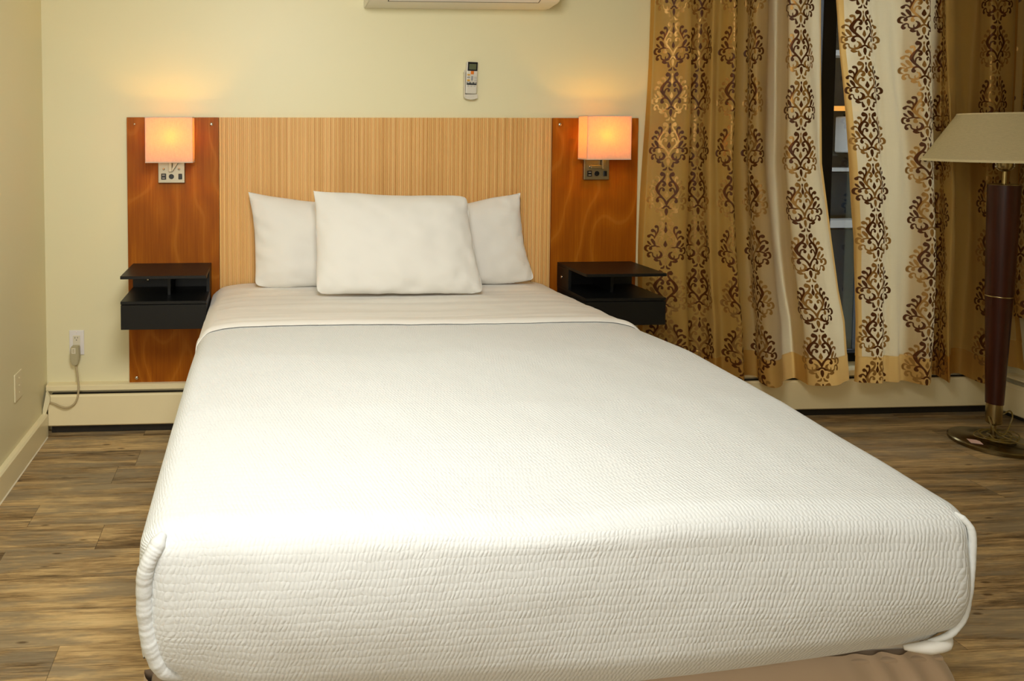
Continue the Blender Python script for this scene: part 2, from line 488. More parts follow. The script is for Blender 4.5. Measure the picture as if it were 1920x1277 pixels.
# ------------------------------------------------------------------ baseboard heaters
def heater_profile(s=1):
    back = [(0, .035), (0, .207), (-.052, .207), (-.066, .200), (-.066, .1935), (-.010, .1935), (-.010, .040), (0, .035)]
    return back
hr = root('baseboard_heater', 'long cream baseboard heater along the wall behind the bed', 'heater', (1.3, 0, 0))
m = MB(); m.prism([(-.0, .03), (-.0, .226), (-.040, .224), (-.047, .220), (-.047, .200), (-.040, .1995), (-.010, .1995), (-.010, .03)], XL + .008, XR - .07, 'X')
m.build('back_hood', M_heater, hr)
m = MB(); m.prism([(-.066, .042), (-.072, .048), (-.072, .180), (-.066, .187), (-.056, .187), (-.056, .184), (-.062, .178), (-.062, .048)], XL + .024, XR - .075, 'X')
m.build('front_panel', M_heater, hr)
m = MB(); m.box(XL + .03, XR - .08, -.052, -.012, .05, .180, 0); m.build('heating_element', M_dark, hr, label='dark fins seen through the slot')
m = MB(); m.box(XL + .03, XR - .08, -.040, -.012, .002, .040, 0); m.build('bottom_shade_block', M_dark, hr, label='dark block standing in for the shade under the front panel')  # dark block paints in the shade of the open gap below the panel
m = MB()
# bent cream end cap lifting away from the wall corner
m.prism([(-1.003, .125), (-.985, .215), (-.970, .185), (-.972, .16), (-.992, .10), (-1.003, .095)], -.088, -.074, 'Y')
ec = m.build('end_cap', M_ivory, hr, label='bent cream end cap')
MB().prism([(-1.004, .098), (-.992, .103), (-.991, .092), (-1.002, .088)], -.090, -.073, 'Y').build('rusty_tip', M_rust, ec)

h2 = root('baseboard_heater', 'cream baseboard heater on the right wall, behind the floor lamp', 'heater', (XR, -1.5, 0))
m = MB(); m.prism([(XR - .001, .005), (XR - .001, .207), (XR - .050, .207), (XR - .066, .200), (XR - .066, .192), (XR - .010, .196), (XR - .010, .005)], -3.2, -.078, 'Y')
m.build('back_hood', M_heater, h2)
m = MB(); m.prism([(XR - .070, .022), (XR - .074, .028), (XR - .074, .150), (XR - .060, .168), (XR - .050, .168), (XR - .060, .148), (XR - .062, .022)], -3.2, -.080, 'Y')
m.build('front_panel', M_heater, h2)
MB().box(XR - .048, XR - .012, -3.2, -.082, .03, .15).build('heating_element', M_dark, h2)
MB().box(XR - .056, XR - .012, -3.2, -.082, .002, .022).build('bottom_shade_block', M_dark, h2)  # painted-in shade below this panel as well

# ------------------------------------------------------------------ headboard
hb = root('headboard', 'wide wall-mounted headboard, pale ribbed slats between two cherry wood panels', 'headboard', (.59, 0, .207))
# ribbed centre
x0, x1 = -.199, 1.383; z0, z1 = .207, 1.464
n = 84; p = (x1 - x0) / n
bm = MB()
prof = []
for i in range(n):
    a = x0 + i * p
    prof += [(a + .0004, -.0120), (a + .0008, -.0198), (a + .0018, -.0208), (a + p * .58 - .001, -.0208), (a + p * .58, -.0198), (a + p * .58 + .0004, -.0120)]
poly = [(x0, -.001)] + [(x0, -.012)] + prof + [(x1, -.012), (x1, -.001)]
seen = []
for q in poly:
    if not seen or (abs(q[0] - seen[-1][0]) > 1e-6 or abs(q[1] - seen[-1][1]) > 1e-6): seen.append(q)
b = bm.bm
A = [b.verts.new((q[0], q[1], z0)) for q in seen]; B = [b.verts.new((q[0], q[1], z1)) for q in seen]
for i in range(len(seen)):
    j = (i + 1) % len(seen); b.faces.new((A[i], A[j], B[j], B[i]))
b.faces.new(A[::-1]); b.faces.new(B)
bm.build('slat_panel', M_slat, hb)
for (a0, a1, scr) in ((-.622, -.200, [(-.585, 1.432), (-.234, 1.432), (-.588, .247)]), (1.384, 1.804, [(1.418, 1.432), (1.752, 1.432), (1.77, .247)])):
    sp = MB().box(a0, a1, -.022, -.001, z0, z1, .0012, 1).build('side_panel', M_cherry, hb, label='cherry wood veneer panel')
    for i, (sx, sz) in enumerate(scr):
        r = .0052 if (i == 0 and a0 < 0) else .0082
        q = MB().lathe([(r * .8, 0), (r, -.002), (r, -.004), (r * .75, -.0062), (r * .2, -.0070)], (sx, -.022, sz), 20, 'Y')
        q.build('screw_cap', M_chrome, sp, smooth=True)

# ------------------------------------------------------------------ wall sconces
def sconce(xa, xb, zt, zb, px, pz, side, label):
    """xa..xb front of the shade, px..px+.12 the back plate"""
    cx = (xa + xb) / 2
    r = root('wall_sconce', label, 'wall lamp', (px + .06, -.022, pz), 'lit sconces on the headboard panels')
    m = MB().box(px, px + .122, -.040, -.022, pz, zt - .03, .002, 1)
    bp = m.build('back_plate', M_nickel, r)
    zc = pz + .030
    # usb double socket, round socket, rocker switch
    u = MB().box(px + .014, px + .037, -.0435, -.040, zc - .014, zc + .014, .0015, 1).build('usb_socket', M_port, bp)
    q = MB()
    for dz in (-.0068, .0068): q.box(px + .0195, px + .0315, -.0445, -.0436, zc + dz - .0017, zc + dz + .0017)
    q.build('usb_tongue', M_portgrey, r)
    MB().lathe([(.0118, 0), (.0118, -.003), (.0105, -.0045), (.006, -.0045), (.005, -.002)], (px + .061, -.040, zc), 28, 'Y').build('round_socket', M_port, bp, auto=40)
    MB().box(px + .093, px + .110, -.046, -.040, zc - .013, zc + .013, .002, 2).build('rocker_switch', M_port, bp)
    for dx in (.026, .096):
        MB().lathe([(.005, 0), (.005, -.003), (.003, -.0055), (.001, -.006)], (px + dx, -.040, pz + .064), 16, 'Y').build('screw', M_chrome, bp, smooth=True)
    # swivel arm: upright flat bar plus cross arm and knuckle
    ax = px + .058 if side < 0 else px + .088
    m = MB().box(ax - .008, ax + .008, -.062, -.046, pz + .052, zt - .10, .0015, 1)
    m.lathe([(.009, 0), (.009, .022)], (ax, -.040, pz + .100), 20, 'Y')
    if side < 0:
        m.prism([(ax + .008, pz + .052), (ax + .034, pz + .092), (ax + .034, pz + .104), (ax + .008, pz + .070)], -.060, -.048, 'Y')
    else:
        m.box(px + .026, ax, -.058, -.048, pz + .056, pz + .070, .001, 1)
    m.lathe([(.010, -.062), (.010, -.100)], (ax, 0, zt - .115), 20, 'Y')
    m.build('swivel_arm', M_nickel, r, auto=35)
    # rectangular linen shade, open above and below, folded rims
    yb, yf = -.060, -.155
    m = MB(); t = .0016
    def ring(z):
        return [(xa, yf, z), (xb, yf, z), (xb, yb, z), (xa, yb, z)]
    m.box(xa, xb, yf, yf + t, zb, zt); m.box(xa, xb, yb - t, yb, zb, zt)
    m.box(xa, xa + t, yf + t, yb - t, zb, zt); m.box(xb - t, xb, yf + t, yb - t, zb, zt)
    sh = m.build('lamp_shade', M_sconce, r)
    e = .0004; hgt = .0035
    for (za, zz) in ((zb - .0005, zb + hgt), (zt - hgt, zt + .0005)):
        m = MB()
        m.box(xa - e, xb + e, yf - e, yf, za, zz); m.box(xa - e, xb + e, yb, yb + e, za, zz)
        m.box(xa - e, xa, yf, yb, za, zz); m.box(xb, xb + e, yf, yb, za, zz)
        m.build('shade_rim', M_rim, sh)
    # candelabra socket and glowing bulb
    zbulb = zt - .104; bx = ax if side < 0 else cx + .018
    bx = cx + (.006 if side < 0 else -.010)
    MB().lathe([(.012, -.055), (.012, -.01), (.010, 0)], (bx, -.112, zbulb - .010), 20).build('bulb_socket', M_nickel, r, auto=35)
    MB().lathe([(.008, -.012), (.012, -.006), (.0165, .006), (.0175, .016), (.015, .026), (.009, .033), (.002, .036)], (bx, -.112, zbulb), 24).build('bulb', M_bulb, r, smooth=True)
sconce(-.5175, -.308, 1.463, 1.259, -.478, 1.161, -1, 'lit wall lamp with square linen shade on the left cherry panel')
sconce(1.492, 1.700, 1.472, 1.269, 1.533, 1.169, 1, 'lit wall lamp with square linen shade on the right cherry panel, next to the curtain')

# ------------------------------------------------------------------ floating nightstands
def nightstand(a, b, zt, dz, mirror, label):
    """a..b in x; mirror False: the tall side panel stands on the right (bed side)"""
    r = root('floating_nightstand', label, 'nightstand', ((a + b) / 2, -.022, zt - .23), 'black floating nightstands')
    yb, yf = -.023, -.33
    t = .013
    MB().box(a, b, yf, yb, zt - t, zt, .0008, 1).build('top_shelf', M_black, r)
    sx = (b - .014, b) if not mirror else (a, a + .014)
    # side panel between the shelves, set back so the front stays open
    m = MB(); zl = zt - .108
    m.prism([(yb, zt - t - .0003), (-.150, zt - t - .0003), (-.150, zl + .0003), (yb, zl + .0003)], sx[0], sx[1], 'X')
    m.build('side_panel', M_black, r)
    ia, ib = (a, sx[0]) if not mirror else (sx[1], b)
    MB().box(ia, ib, yb - .012, yb, zl + .0003, zt - t - .0003).build('back_panel', M_black, r)
    mx = (a + b) / 2 + (.008 if not mirror else -.004)
    MB().box(mx - .0065, mx + .0065, -.21, yb - .0125, zl + .0003, zt - t - .0003, .0006, 1).build('divider', M_black, r)
    MB().box(a, b, yf, yb, zl - t, zl, .0008, 1).build('lower_shelf', M_black, r)
    # drawer box below
    MB().box(a + .001, b - .001, yf + .018, yb, zt - .228, zl - t - .0003, .0008, 1).build('drawer_case', M_black, r)
    MB().box(a + .0005, b - .0005, yf + .001, yf + .017, zt - .229, zl - t - .003, .001, 1).build('drawer', M_black, r)
    if mirror:
        MB().lathe([(.007, 0), (.007, -.002), (.004, -.004), (.001, -.0045)], (a + .0005, -.075, zt - .062), 18, 'X').build('fixing_cap', M_chrome, r, smooth=True)
    else:
        MB().lathe([(.007, 0), (.007, -.002), (.004, -.004)], (a + .07, yb - .0125, zt - .075), 18, 'Y').build('fixing_cap', M_nickel, r, smooth=True)
nightstand(-.599, -.237, .786, 0, False, 'black floating nightstand with drawer on the left cherry panel')
nightstand(1.416, 1.780, .773, 0, True, 'black floating nightstand with drawer on the right cherry panel, beside the curtain')

# ------------------------------------------------------------------ air conditioner
ac = root('air_conditioner', 'white split air conditioner high on the wall above the remote', 'air conditioner', (.92, 0, 1.976))
ax0, ax1 = .478, 1.352
prof = [(0, 1.976), (-.030, 1.975), (-.145, 1.981), (-.178, 1.995), (-.198, 2.03), (-.205, 2.09), (-.205, 2.23), (-.190, 2.262), (-.150, 2.272), (0, 2.272)]
m = MB(); m.prism(prof, ax0, ax1, 'X'); bmesh.ops.bevel(m.bm, geom=[e for e in m.bm.edges if abs(e.verts[0].co.x - e.verts[1].co.x) < 1e-5], offset=.006, segments=2, affect='EDGES')
body = m.build('body', M_acw, ac, auto=50)
# louvre flap lying just proud of the underside with a dark gap round it
def follow(off): 
    return [(-.1475, 1.9825 - off), (-.178 - off * .6, 1.9955 - off * .9), (-.1985 - off, 2.031 - off * .2), (-.2055 - off, 2.088)]
m = MB(); g = follow(.0012); m.prism(g + [(-.19, 2.088), (-.17, 2.02), (-.147, 1.99)], .566, 1.258, 'X'); m.build('flap_gap', M_dark, ac, label='dark gap around the louvre flap')
m = MB(); g = follow(.0026); g[0] = (-.1515, 1.9825); m.prism(g + [(-.19, 2.087), (-.17, 2.02), (-.151, 1.99)], .570, 1.254, 'X'); m.build('louvre_flap', M_acp, ac, auto=50)
MB().box(.49, 1.34, -.209, -.2045, 2.10, 2.255, .002, 1).build('front_panel', M_acp, ac)

# ------------------------------------------------------------------ remote in its wall holder
holder = root('remote_holder', 'small white wall cradle holding the remote above the headboard', 'holder', (.988, 0, 1.552))
m = MB(); m.box(.958, 1.016, -.004, 0, 1.565, 1.69, .001, 1)
m.prism([(.956, 1.556), (.970, 1.551), (.986, 1.549), (1.002, 1.551), (1.016, 1.556), (1.016, 1.574), (.956, 1.574)], -.030, -.004, 'Y')
m.box(.9535, .9575, -.028, -.004, 1.560, 1.68, .001, 1)
m.build('cradle', M_remw, holder)
rem = root('remote_control', 'white air conditioner remote with black screen hanging on the wall', 'remote', (.988, -.02, 1.574))
rot = Matrix.Translation(Vector((.988, 0, 1.64))) @ Matrix.Rotation(math.radians(2.2), 4, 'Y') @ Matrix.Translation(Vector((-.988, 0, -1.64)))
def rb(lst, name, mat, lab=None, bev=.001):
    m = MB()
    for q in lst: m.box(*q, bev, 2)
    bmesh.ops.transform(m.bm, matrix=rot, verts=m.bm.verts[:])
    return m.build(name, mat, rem, label=lab)
rb([(.961, 1.016, -.028, -.0065, 1.576, 1.728)], 'body', M_remw, bev=.006)
rb([(.9655, 1.0125, -.0295, -.027, 1.684, 1.7255)], 'screen_bezel', M_remb, 'black glossy screen surround', .0012)
rb([(.972, 1.006, -.0302, -.0292, 1.690, 1.7165)], 'display', M_lcd, 'grey green display', .0004)
rb([(.981, .996, -.0305, -.027, 1.668, 1.6835)], 'power_button', M_org, 'orange button', .0012)
rb([(.965, .979, -.030, -.027, 1.662, 1.668)], 'mode_button', M_yel, 'yellow button', .0008)
rb([(.965, .979, -.030, -.027, 1.635, 1.643)], 'fan_button', M_yel, 'yellow button', .0008)
rb([(.965, .979, -.030, -.027, 1.650, 1.656)], 'timer_button', M_portgrey, bev=.0006)
rb([(.984, .993, -.030, -.027, 1.638, 1.660)], 'temperature_button', M_portgrey, bev=.0008)
rb([(.999, 1.011, -.0295, -.027, 1.650 - .012 * i, 1.652 - .012 * i) for i in range(2)] + [(.999, 1.011, -.0295, -.027, 1.656 - .012 * i, 1.657 - .012 * i) for i in range(2)], 'side_buttons', M_portgrey, bev=.0003)
rb([(.9645, 1.0115, -.0292, -.027, 1.618, 1.632)], 'label_strip', M_remg, 'dark strip of buttons', .0006)
rb([(.967 + .0155 * i, .978 + .0155 * i, -.0302, -.029, 1.6265, 1.6300) for i in range(3)], 'strip_buttons', M_remw, bev=.0004)
rb([(.967 + .0155 * i, .976 + .0155 * i, -.0290, -.0275, 1.611, 1.6135) for i in range(3)], 'small_print', M_portgrey, bev=.0002)

# ------------------------------------------------------------------ outlet, plug and cord
ol = root('wall_outlet', 'white electrical outlet with a grey plug in it, left of the bed', 'outlet', (-.867, 0, .413))
MB().box(-.901, -.833, -.006, -.0005, .355, .471, .0022, 2).build('cover_plate', M_plate, ol)
dec = MB().box(-.8835, -.8505, -.0085, -.005, .380, .447, .0012, 1).build('receptacle', M_recept, ol)
q = MB()
q.box(-.8745, -.8728, -.0092, -.0084, .4325, .4405).box(-.8625, -.8608, -.0092, -.0084, .4335, .4405)
q.lathe([(.0022, 0), (.0022, -.0008)], (-.8672, -.0084, .4255), 14, 'Y')
q.build('slots', M_dark, dec)
MB().lathe([(.0026, 0), (.0026, -.001), (.001, -.0016)], (-.867, -.006, .4615), 14, 'Y').build('screw', M_plate, ol, smooth=True)
cd = root('power_cord', 'grey-beige plug and cord running from the outlet down to the heater', 'cord', (-.865, -.0086, .36))
pl = MB().prism([(-.886, .403), (-.850, .403), (-.848, .352), (-.855, .318), (-.861, .316), (-.876, .316), (-.882, .320), (-.890, .352)], -.046, -.0088, 'Y')
bmesh.ops.bevel(pl.bm, geom=pl.bm.edges[:], offset=.0035, segments=2, affect='EDGES')
pg = pl.build('plug', M_plug, cd, auto=50)
MB().box(-.881, -.862, -.0475, -.0455, .372, .399, .0008, 1).build('plug_face', M_recept, pg)
q = MB().box(-.876, -.867, -.0485, -.0474, .388, .393, .0004, 1).box(-.876, -.867, -.0485, -.0474, .379, .384, .0004, 1)
q.build('test_buttons', M_plug, pg)
m = MB(); m.tube([(-.867, -.028, .322), (-.866, -.028, .306), (-.857, -.040, .27), (-.8485, -.056, .228), (-.847, -.076, .185), (-.860, -.086, .153), (-.888, -.090, .137), (-.920, -.088, .140), (-.950, -.083, .152), (-.982, -.078, .160)], .0046, 12)
m.build('cord', M_cord, cd, smooth=True)
# blank plate on the left wall
sw = root('wall_plate', 'cream blank wall plate with screws on the left wall', 'wall plate', (XL, -.406, .353))
MB().box(XL + .0005, XL + .0065, -.447, -.364, .296, .410, .0022, 2).build('cover_plate', M_ivory, sw)
for z in (.383, .323, .353):
    MB().lathe([(.003, 0), (.003, .0012), (.001, .002)], (XL + .0065, -.399, z), 14, 'X').build('screw', M_trim, sw, smooth=True)

# ------------------------------------------------------------------ the bed
BX0, BX1, BYF, BYH = -.218, 1.372, -2.085, -.035
CX = (BX0 + BX1) / 2; HW = (BX1 - BX0) / 2
def sm(a, b, t):
    t = min(1, max(0, (t - a) / (b - a))); return t * t * (3 - 2 * t)
def ztop(y):
    # mattress crown along the length
    return np.interp(y, [-2.2, -2.085, -1.9, -1.6, -1.2, -.8, -.3, 0], [.656, .662, .676, .694, .703, .694, .684, .680])
def body(X, Y, Z, r=.05, grow=0.0, foot=True):
    """rounded-box mapping of the bed's upper half (mattress + bedding)"""
    yf = BYF - grow; x0 = BX0 - grow; x1 = BX1 + grow
    zt = ztop(Y) + grow
    cx = np.clip(X, x0 + r, x1 - r); cy = np.maximum(Y, yf + r) if foot else Y
    cz = np.minimum(Z, zt - r)
    d = np.stack([X - cx, Y - cy, Z - cz], -1)
    L = np.linalg.norm(d, axis=-1); Ls = np.where(L < 1e-9, 1, L)
    m = np.max(np.abs(d), axis=-1)
    p = np.stack([cx, cy, cz], -1) + d / Ls[..., None] * np.where(L < 1e-9, 0, r)[..., None]
    p = np.where((L < 1e-9)[..., None], np.stack([X, Y, Z], -1), p)
    return p
nz3 = lambda x, y, z, s: noise.noise(Vector((x * s, y * s, z * s)))

def bed_surface(ys, side_z0, grow, r, foot, nside, ntop, nfoot, foot_z0, wr, uv_scale=1.0):
    """strip across the bed: left side -> top -> right side, for each y in ys, then the foot face; returns list of grids"""
    grids = []
    # cross strip
    s = []
    for i in range(nside): s.append(('L', i / nside))
    for i in range(ntop + 1): s.append(('T', i / ntop))
    for i in range(nside): s.append(('R', (i + 1) / nside))
    x0 = BX0 - grow; x1 = BX1 + grow
    X = np.zeros((len(s), len(ys))); Y = np.zeros_like(X); Z = np.zeros_like(X); U = np.zeros_like(X)
    for i, (k, t) in enumerate(s):
        zt = ztop(np.array(ys)) + grow
        Y[i] = ys
        if k == 'L': X[i] = x0; Z[i] = side_z0 + (zt - side_z0) * t; U[i] = -(1 - t) * .3
        elif k == 'T': X[i] = x0 + (x1 - x0) * t; Z[i] = zt; U[i] = (x1 - x0) * t
        else: X[i] = x1; Z[i] = zt + (side_z0 - zt) * t; U[i] = (x1 - x0) + t * .3
    P = body(X, Y, Z, r, grow, foot)
    V = np.tile(np.array(ys)[None, :], (len(s), 1))
    grids.append((P, U, V))
    if foot:
        xs = [x0 + (x1 - x0) * i / ntop for i in range(ntop + 1)]
        yf = BYF - grow
        zt = ztop(yf) + grow
        zs = [zt + (foot_z0 - zt) * i / nfoot for i in range(nfoot + 1)]
        X = np.tile(np.array(xs)[:, None], (1, nfoot + 1)); Z = np.tile(np.array(zs)[None, :], (ntop + 1, 1)); Y = np.full_like(X, yf)
        P = body(X, Y, Z, r, grow, foot)
        V = yf + (Z - zt)
        grids.append((P, X - x0, V))
    return grids

def deform(P, wr=1.0, foot=True):
    """crown, belly of the side faces, sag of the foot edge, soft unevenness"""
    x, y, z = P[..., 0].copy(), P[..., 1].copy(), P[..., 2].copy()
    u = (x - CX) / HW
    topw = np.clip((z - .60) / .08, 0, 1)
    # gentle fall-off towards the long edges, stronger on the left head corner
    e = np.clip((np.abs(u) - .78) / .22, 0, 1)
    hd = np.clip((y + 1.3) / 1.0, 0, 1)
    z -= topw * e ** 2 * (.010 + .020 * hd)
    # foot edge waviness
    f = np.clip((-1.80 - y) / .28, 0, 1)
    z += topw * f * (-.016 * np.exp(-((x - .50) / .22) ** 2) + .004 * np.sin(x * 9.0) + .004 * np.exp(-((x + .1) / .15) ** 2))
    # belly
    sidez = np.clip((z - .36) / .31, 0, 1)
    bel = np.sin(sidez * PI)
    x += np.sign(u) * (np.abs(u) > .93) * bel * .008
    ff = np.clip((-2.03 - y) / .05, 0, 1)
    y -= ff * bel * (.016 + .010 * np.sin(x * 5 + 1.0)) * np.clip((1 - np.abs(u)) / .06, .25, 1)
    # tuck below
    tk = np.clip((.40 - z) / .08, 0, 1)
    y += ff * tk ** 2 * .03
    x -= np.sign(u) * (np.abs(u) > .93) * tk ** 2 * .035
    # lower hem curves up at the corners
    z += ff * np.clip((.50 - z) / .16, 0, 1) * (.070 * np.clip((u - .1) / .9, 0, 1) ** 1.3 + .062 * np.clip((-u - .7) / .3, 0, 1) ** 1.5)
    P2 = np.stack([x, y, z], -1)
    flat = P2.reshape(-1, 3)
    off = np.array([noise.noise(Vector((p[0] * 3.1, p[1] * 2.3, p[2] * 4.0))) * .005 + noise.noise(Vector((p[0] * 13, p[1] * 9.0, p[2] * 16))) * .0016 for p in flat]) * wr
    flat[:, 2] += off * np.clip((flat[:, 2] - .5) / .1, 0.15, 1)
    flat[:, 1] -= off * .8 * (flat[:, 1] < -2.03)
    return flat.reshape(P2.shape)

def join_grids(name, grids):
    V = []; F = []; UV = []; base = 0
    for P, U, W in grids:
        nu, nv, _ = P.shape
        V.append(P.reshape(-1, 3)); UV.append(np.stack([U, W], -1).reshape(-1, 2))
        idx = np.arange(nu * nv).reshape(nu, nv) + base
        F.append(np.stack([idx[:-1, :-1], idx[1:, :-1], idx[1:, 1:], idx[:-1, 1:]], -1).reshape(-1, 4)); base += nu * nv
    V = np.concatenate(V); F = np.concatenate(F); UV = np.concatenate(UV)
    me = bpy.data.meshes.new(name)
    me.from_pydata(V.tolist(), [], F.tolist())
    l = me.uv_layers.new(name='UVMap')
    l.data.foreach_set('uv', UV[F.reshape(-1)].reshape(-1).astype(np.float32))
    bm = bmesh.new(); bm.from_mesh(me)
    bmesh.ops.remove_doubles(bm, verts=bm.verts[:], dist=.0008)
    bmesh.ops.recalc_face_normals(bm, faces=bm.faces[:])
    bm.to_mesh(me); bm.free()
    for p in me.polygons: p.use_smooth = True
    return me

bed = root('bed', 'double bed with beige satin skirt standing against the headboard', 'bed', (CX, -1.05, 0))
m = MB().box(BX0 + .02, BX1 - .02, BYF + .06, BYH + .006, .323, .625, .03, 3)
m.build('mattress', M_matt, bed)
m = MB().box(BX0 + .01, BX1 + .0, -2.02, BYH, .06, .315, .02, 2)
m.build('box_spring', M_satin, bed)
# skirt: satin drop on the foot and the long sides with soft gathers at the corner
pts = []
sx0, sx1, sy = BX0 - .015, BX1 + .065, -2.045
path = [(sx0, BYH)] + [(sx0, BYH + (sy + .04 - BYH) * i / 60) for i in range(1, 61)] + [(sx0 + .04 * (1 - math.cos(a)), sy + .04 - .04 * math.sin(a)) for a in [PI / 2 * k / 8 for k in range(1, 9)]]
path += [(sx0 + .04 + (sx1 - .05 - sx0 - .04) * i / 160, sy) for i in range(1, 161)]
path += [(sx1 - .05 + .05 * math.sin(a), sy + .05 * (1 - math.cos(a))) for a in [PI / 2 * k / 10 for k in range(1, 11)]]
path += [(sx1, sy + .05 + (BYH - sy - .05) * i / 60) for i in range(1, 61)]
NZ = 24
P = np.zeros((len(path), NZ, 3))
for i, (x, y) in enumerate(path):
    for j in range(NZ):
        t = j / (NZ - 1); z = .330 - .321 * t
        g = noise.noise(Vector((x * 9, y * 9, 0.3))) * .012 * (.3 + t)
        corner = math.exp(-((x - 1.33) / .10) ** 2 - ((y + 2.03) / .12) ** 2)
        g += corner * .012 * math.sin(x * 95 + t * 3) * (.5 + .5 * t)
        tuck = -.03 * math.exp(-t * 14)
        nx = (x - CX) / HW; 
        if y < -2.0: fl_ = 1 - math.exp(-t * 7); P[i, j] = (x - .055 * (1 - fl_) * max(0, nx) + .01 * t * nx, y - g + .02 * (1 - fl_) - .012 * t, z)
        else: fl_ = 1 - math.exp(-t * 7); P[i, j] = (x + (g + .012 * t - .055 * (1 - fl_)) * (1 if x > CX else -1), y, z)
        if t < .2: P[i, j, 2] += 0
me = grid_mesh('bed_skirt', P)
o = link('bed_skirt', me, M_satin, bed, True)
# top flange joining skirt to the box spring
MB().box(BX0 + .0, BX1 + .01, -2.03, BYH, .312, .322, .004, 2).build('skirt_deck', M_satin, bed)

# coverlet
ysC = list(np.linspace(-.79, -1.95, 150)) + list(np.linspace(-1.955, BYF - .006, 34))
gr = bed_surface(ysC, .385, .006, .048, True, 40, 200, 50, .325, 1.0)
gr = [(deform(P), U, V) for P, U, V in gr]
me = join_grids('coverlet', gr)
cov = root('coverlet', 'white puckered coverlet tucked tightly over the mattress', 'coverlet', (CX, -1.4, .66))
link('cover_cloth', me, M_cover, cov, True)
# folded corner rolls
def ripple(pts, r, n=10):
    pp = catmull(pts, 24); m = MB(); L = len(pp); R = []
    for i in range(L):
        q = i / (L - 1); env = min(1, 6 * q + .35) * min(1, 5 * (1 - q) + .4)
        R.append(r * env * (1 + .014 * math.sin(i * 1.1 + noise.noise(Vector((i * .05, 0, 0))) * 3) + .12 * noise.noise(Vector((i * .12, r * 90, 0)))))
    m.tube([tuple(p) for p in pp], R, 14, smoothit=0); return m
lroll = [(-.180, -2.080, .658), (-.190, -2.090, .642), (-.203, -2.098, .620), (-.212, -2.098, .59), (-.214, -2.096, .54), (-.210, -2.094, .49), (-.200, -2.092, .445), (-.182, -2.085, .405), (-.150, -2.072, .380)]
m = ripple(lroll, .0150)
o = m.build('corner_roll', M_roll, cov, smooth=True)
rroll = [(1.340, -2.078, .650), (1.349, -2.090, .640), (1.356, -2.098, .62), (1.357, -2.10, .56), (1.353, -2.10, .50), (1.345, -2.098, .45), (1.325, -2.092, .415), (1.295, -2.08, .395)]
m = ripple(rroll, .0058)
m.build('corner_roll', M_roll, cov, smooth=True)
m = MB(); m.tube([(1.348, -2.07, .400), (1.325, -2.085, .392), (1.290, -2.085, .386), (1.25, -2.075, .380)], [.004, .011, .012, .004], 12)
m.build('corner_tuck', M_cotton, cov, smooth=True, label='smooth white hem bunched under the corner')

# bed sheet: covers the pillow end and folds back over the coverlet
ysS = list(np.linspace(-.045, -.70, 80)) + list(np.linspace(-.705, -.852, 40))
gr = bed_surface(ysS, .42, .010, .055, False, 40, 200, 0, 0, 1.0)
out = []
for P, U, V in gr:
    P = deform(P)
    fl = P.reshape(-1, 3)
    for q in fl:
        x, y, z = q
        t = sm(-.45, -.70, y)
        w = noise.noise(Vector((x * 1.6 + 3, y * 17, 2))) * .0042 + noise.noise(Vector((x * 3.4, y * 38, 5))) * .0012
        # folded band stands proud of the coverlet, its edge rolls over
        band = math.exp(-((y + .822) / .026) ** 2) * .009
        edge = sm(-.838, -.853, y) * .003
        if z > .58:
            q[2] += w * (1 - .8 * sm(-.78, -.80, y)) + band - edge + .002
        else:
            q[0] += (-1 if x < CX else 1) * (band * .8 + .003 - edge)
        # edge line sweeps towards the foot on the side drops
        u = abs(x - CX) / HW
        drop = max(0, .66 - z)
        q[1] -= sm(-.5, -.85, y) * (.35 * drop + .035 * (u > .9) * (u - .9) / .1)
        q[1] += sm(-.5, -.85, y) * .006 * math.sin(x * 5.0)
    P[..., 0] = np.where(P[..., 1] > -.36, np.maximum(P[..., 0], -.2335), P[..., 0])
    out.append((P, U, V))
me = join_grids('bed_sheet', out)
sh = link('bed_sheet', me, M_sheet, None, True, loc=(CX, -.45, .68))
tag(sh, 'smooth white bed sheet under the pillows, folded back over the coverlet', 'sheet')
md = sh.modifiers.new('thickness', 'SOLIDIFY'); md.thickness = .003; md.offset = -1

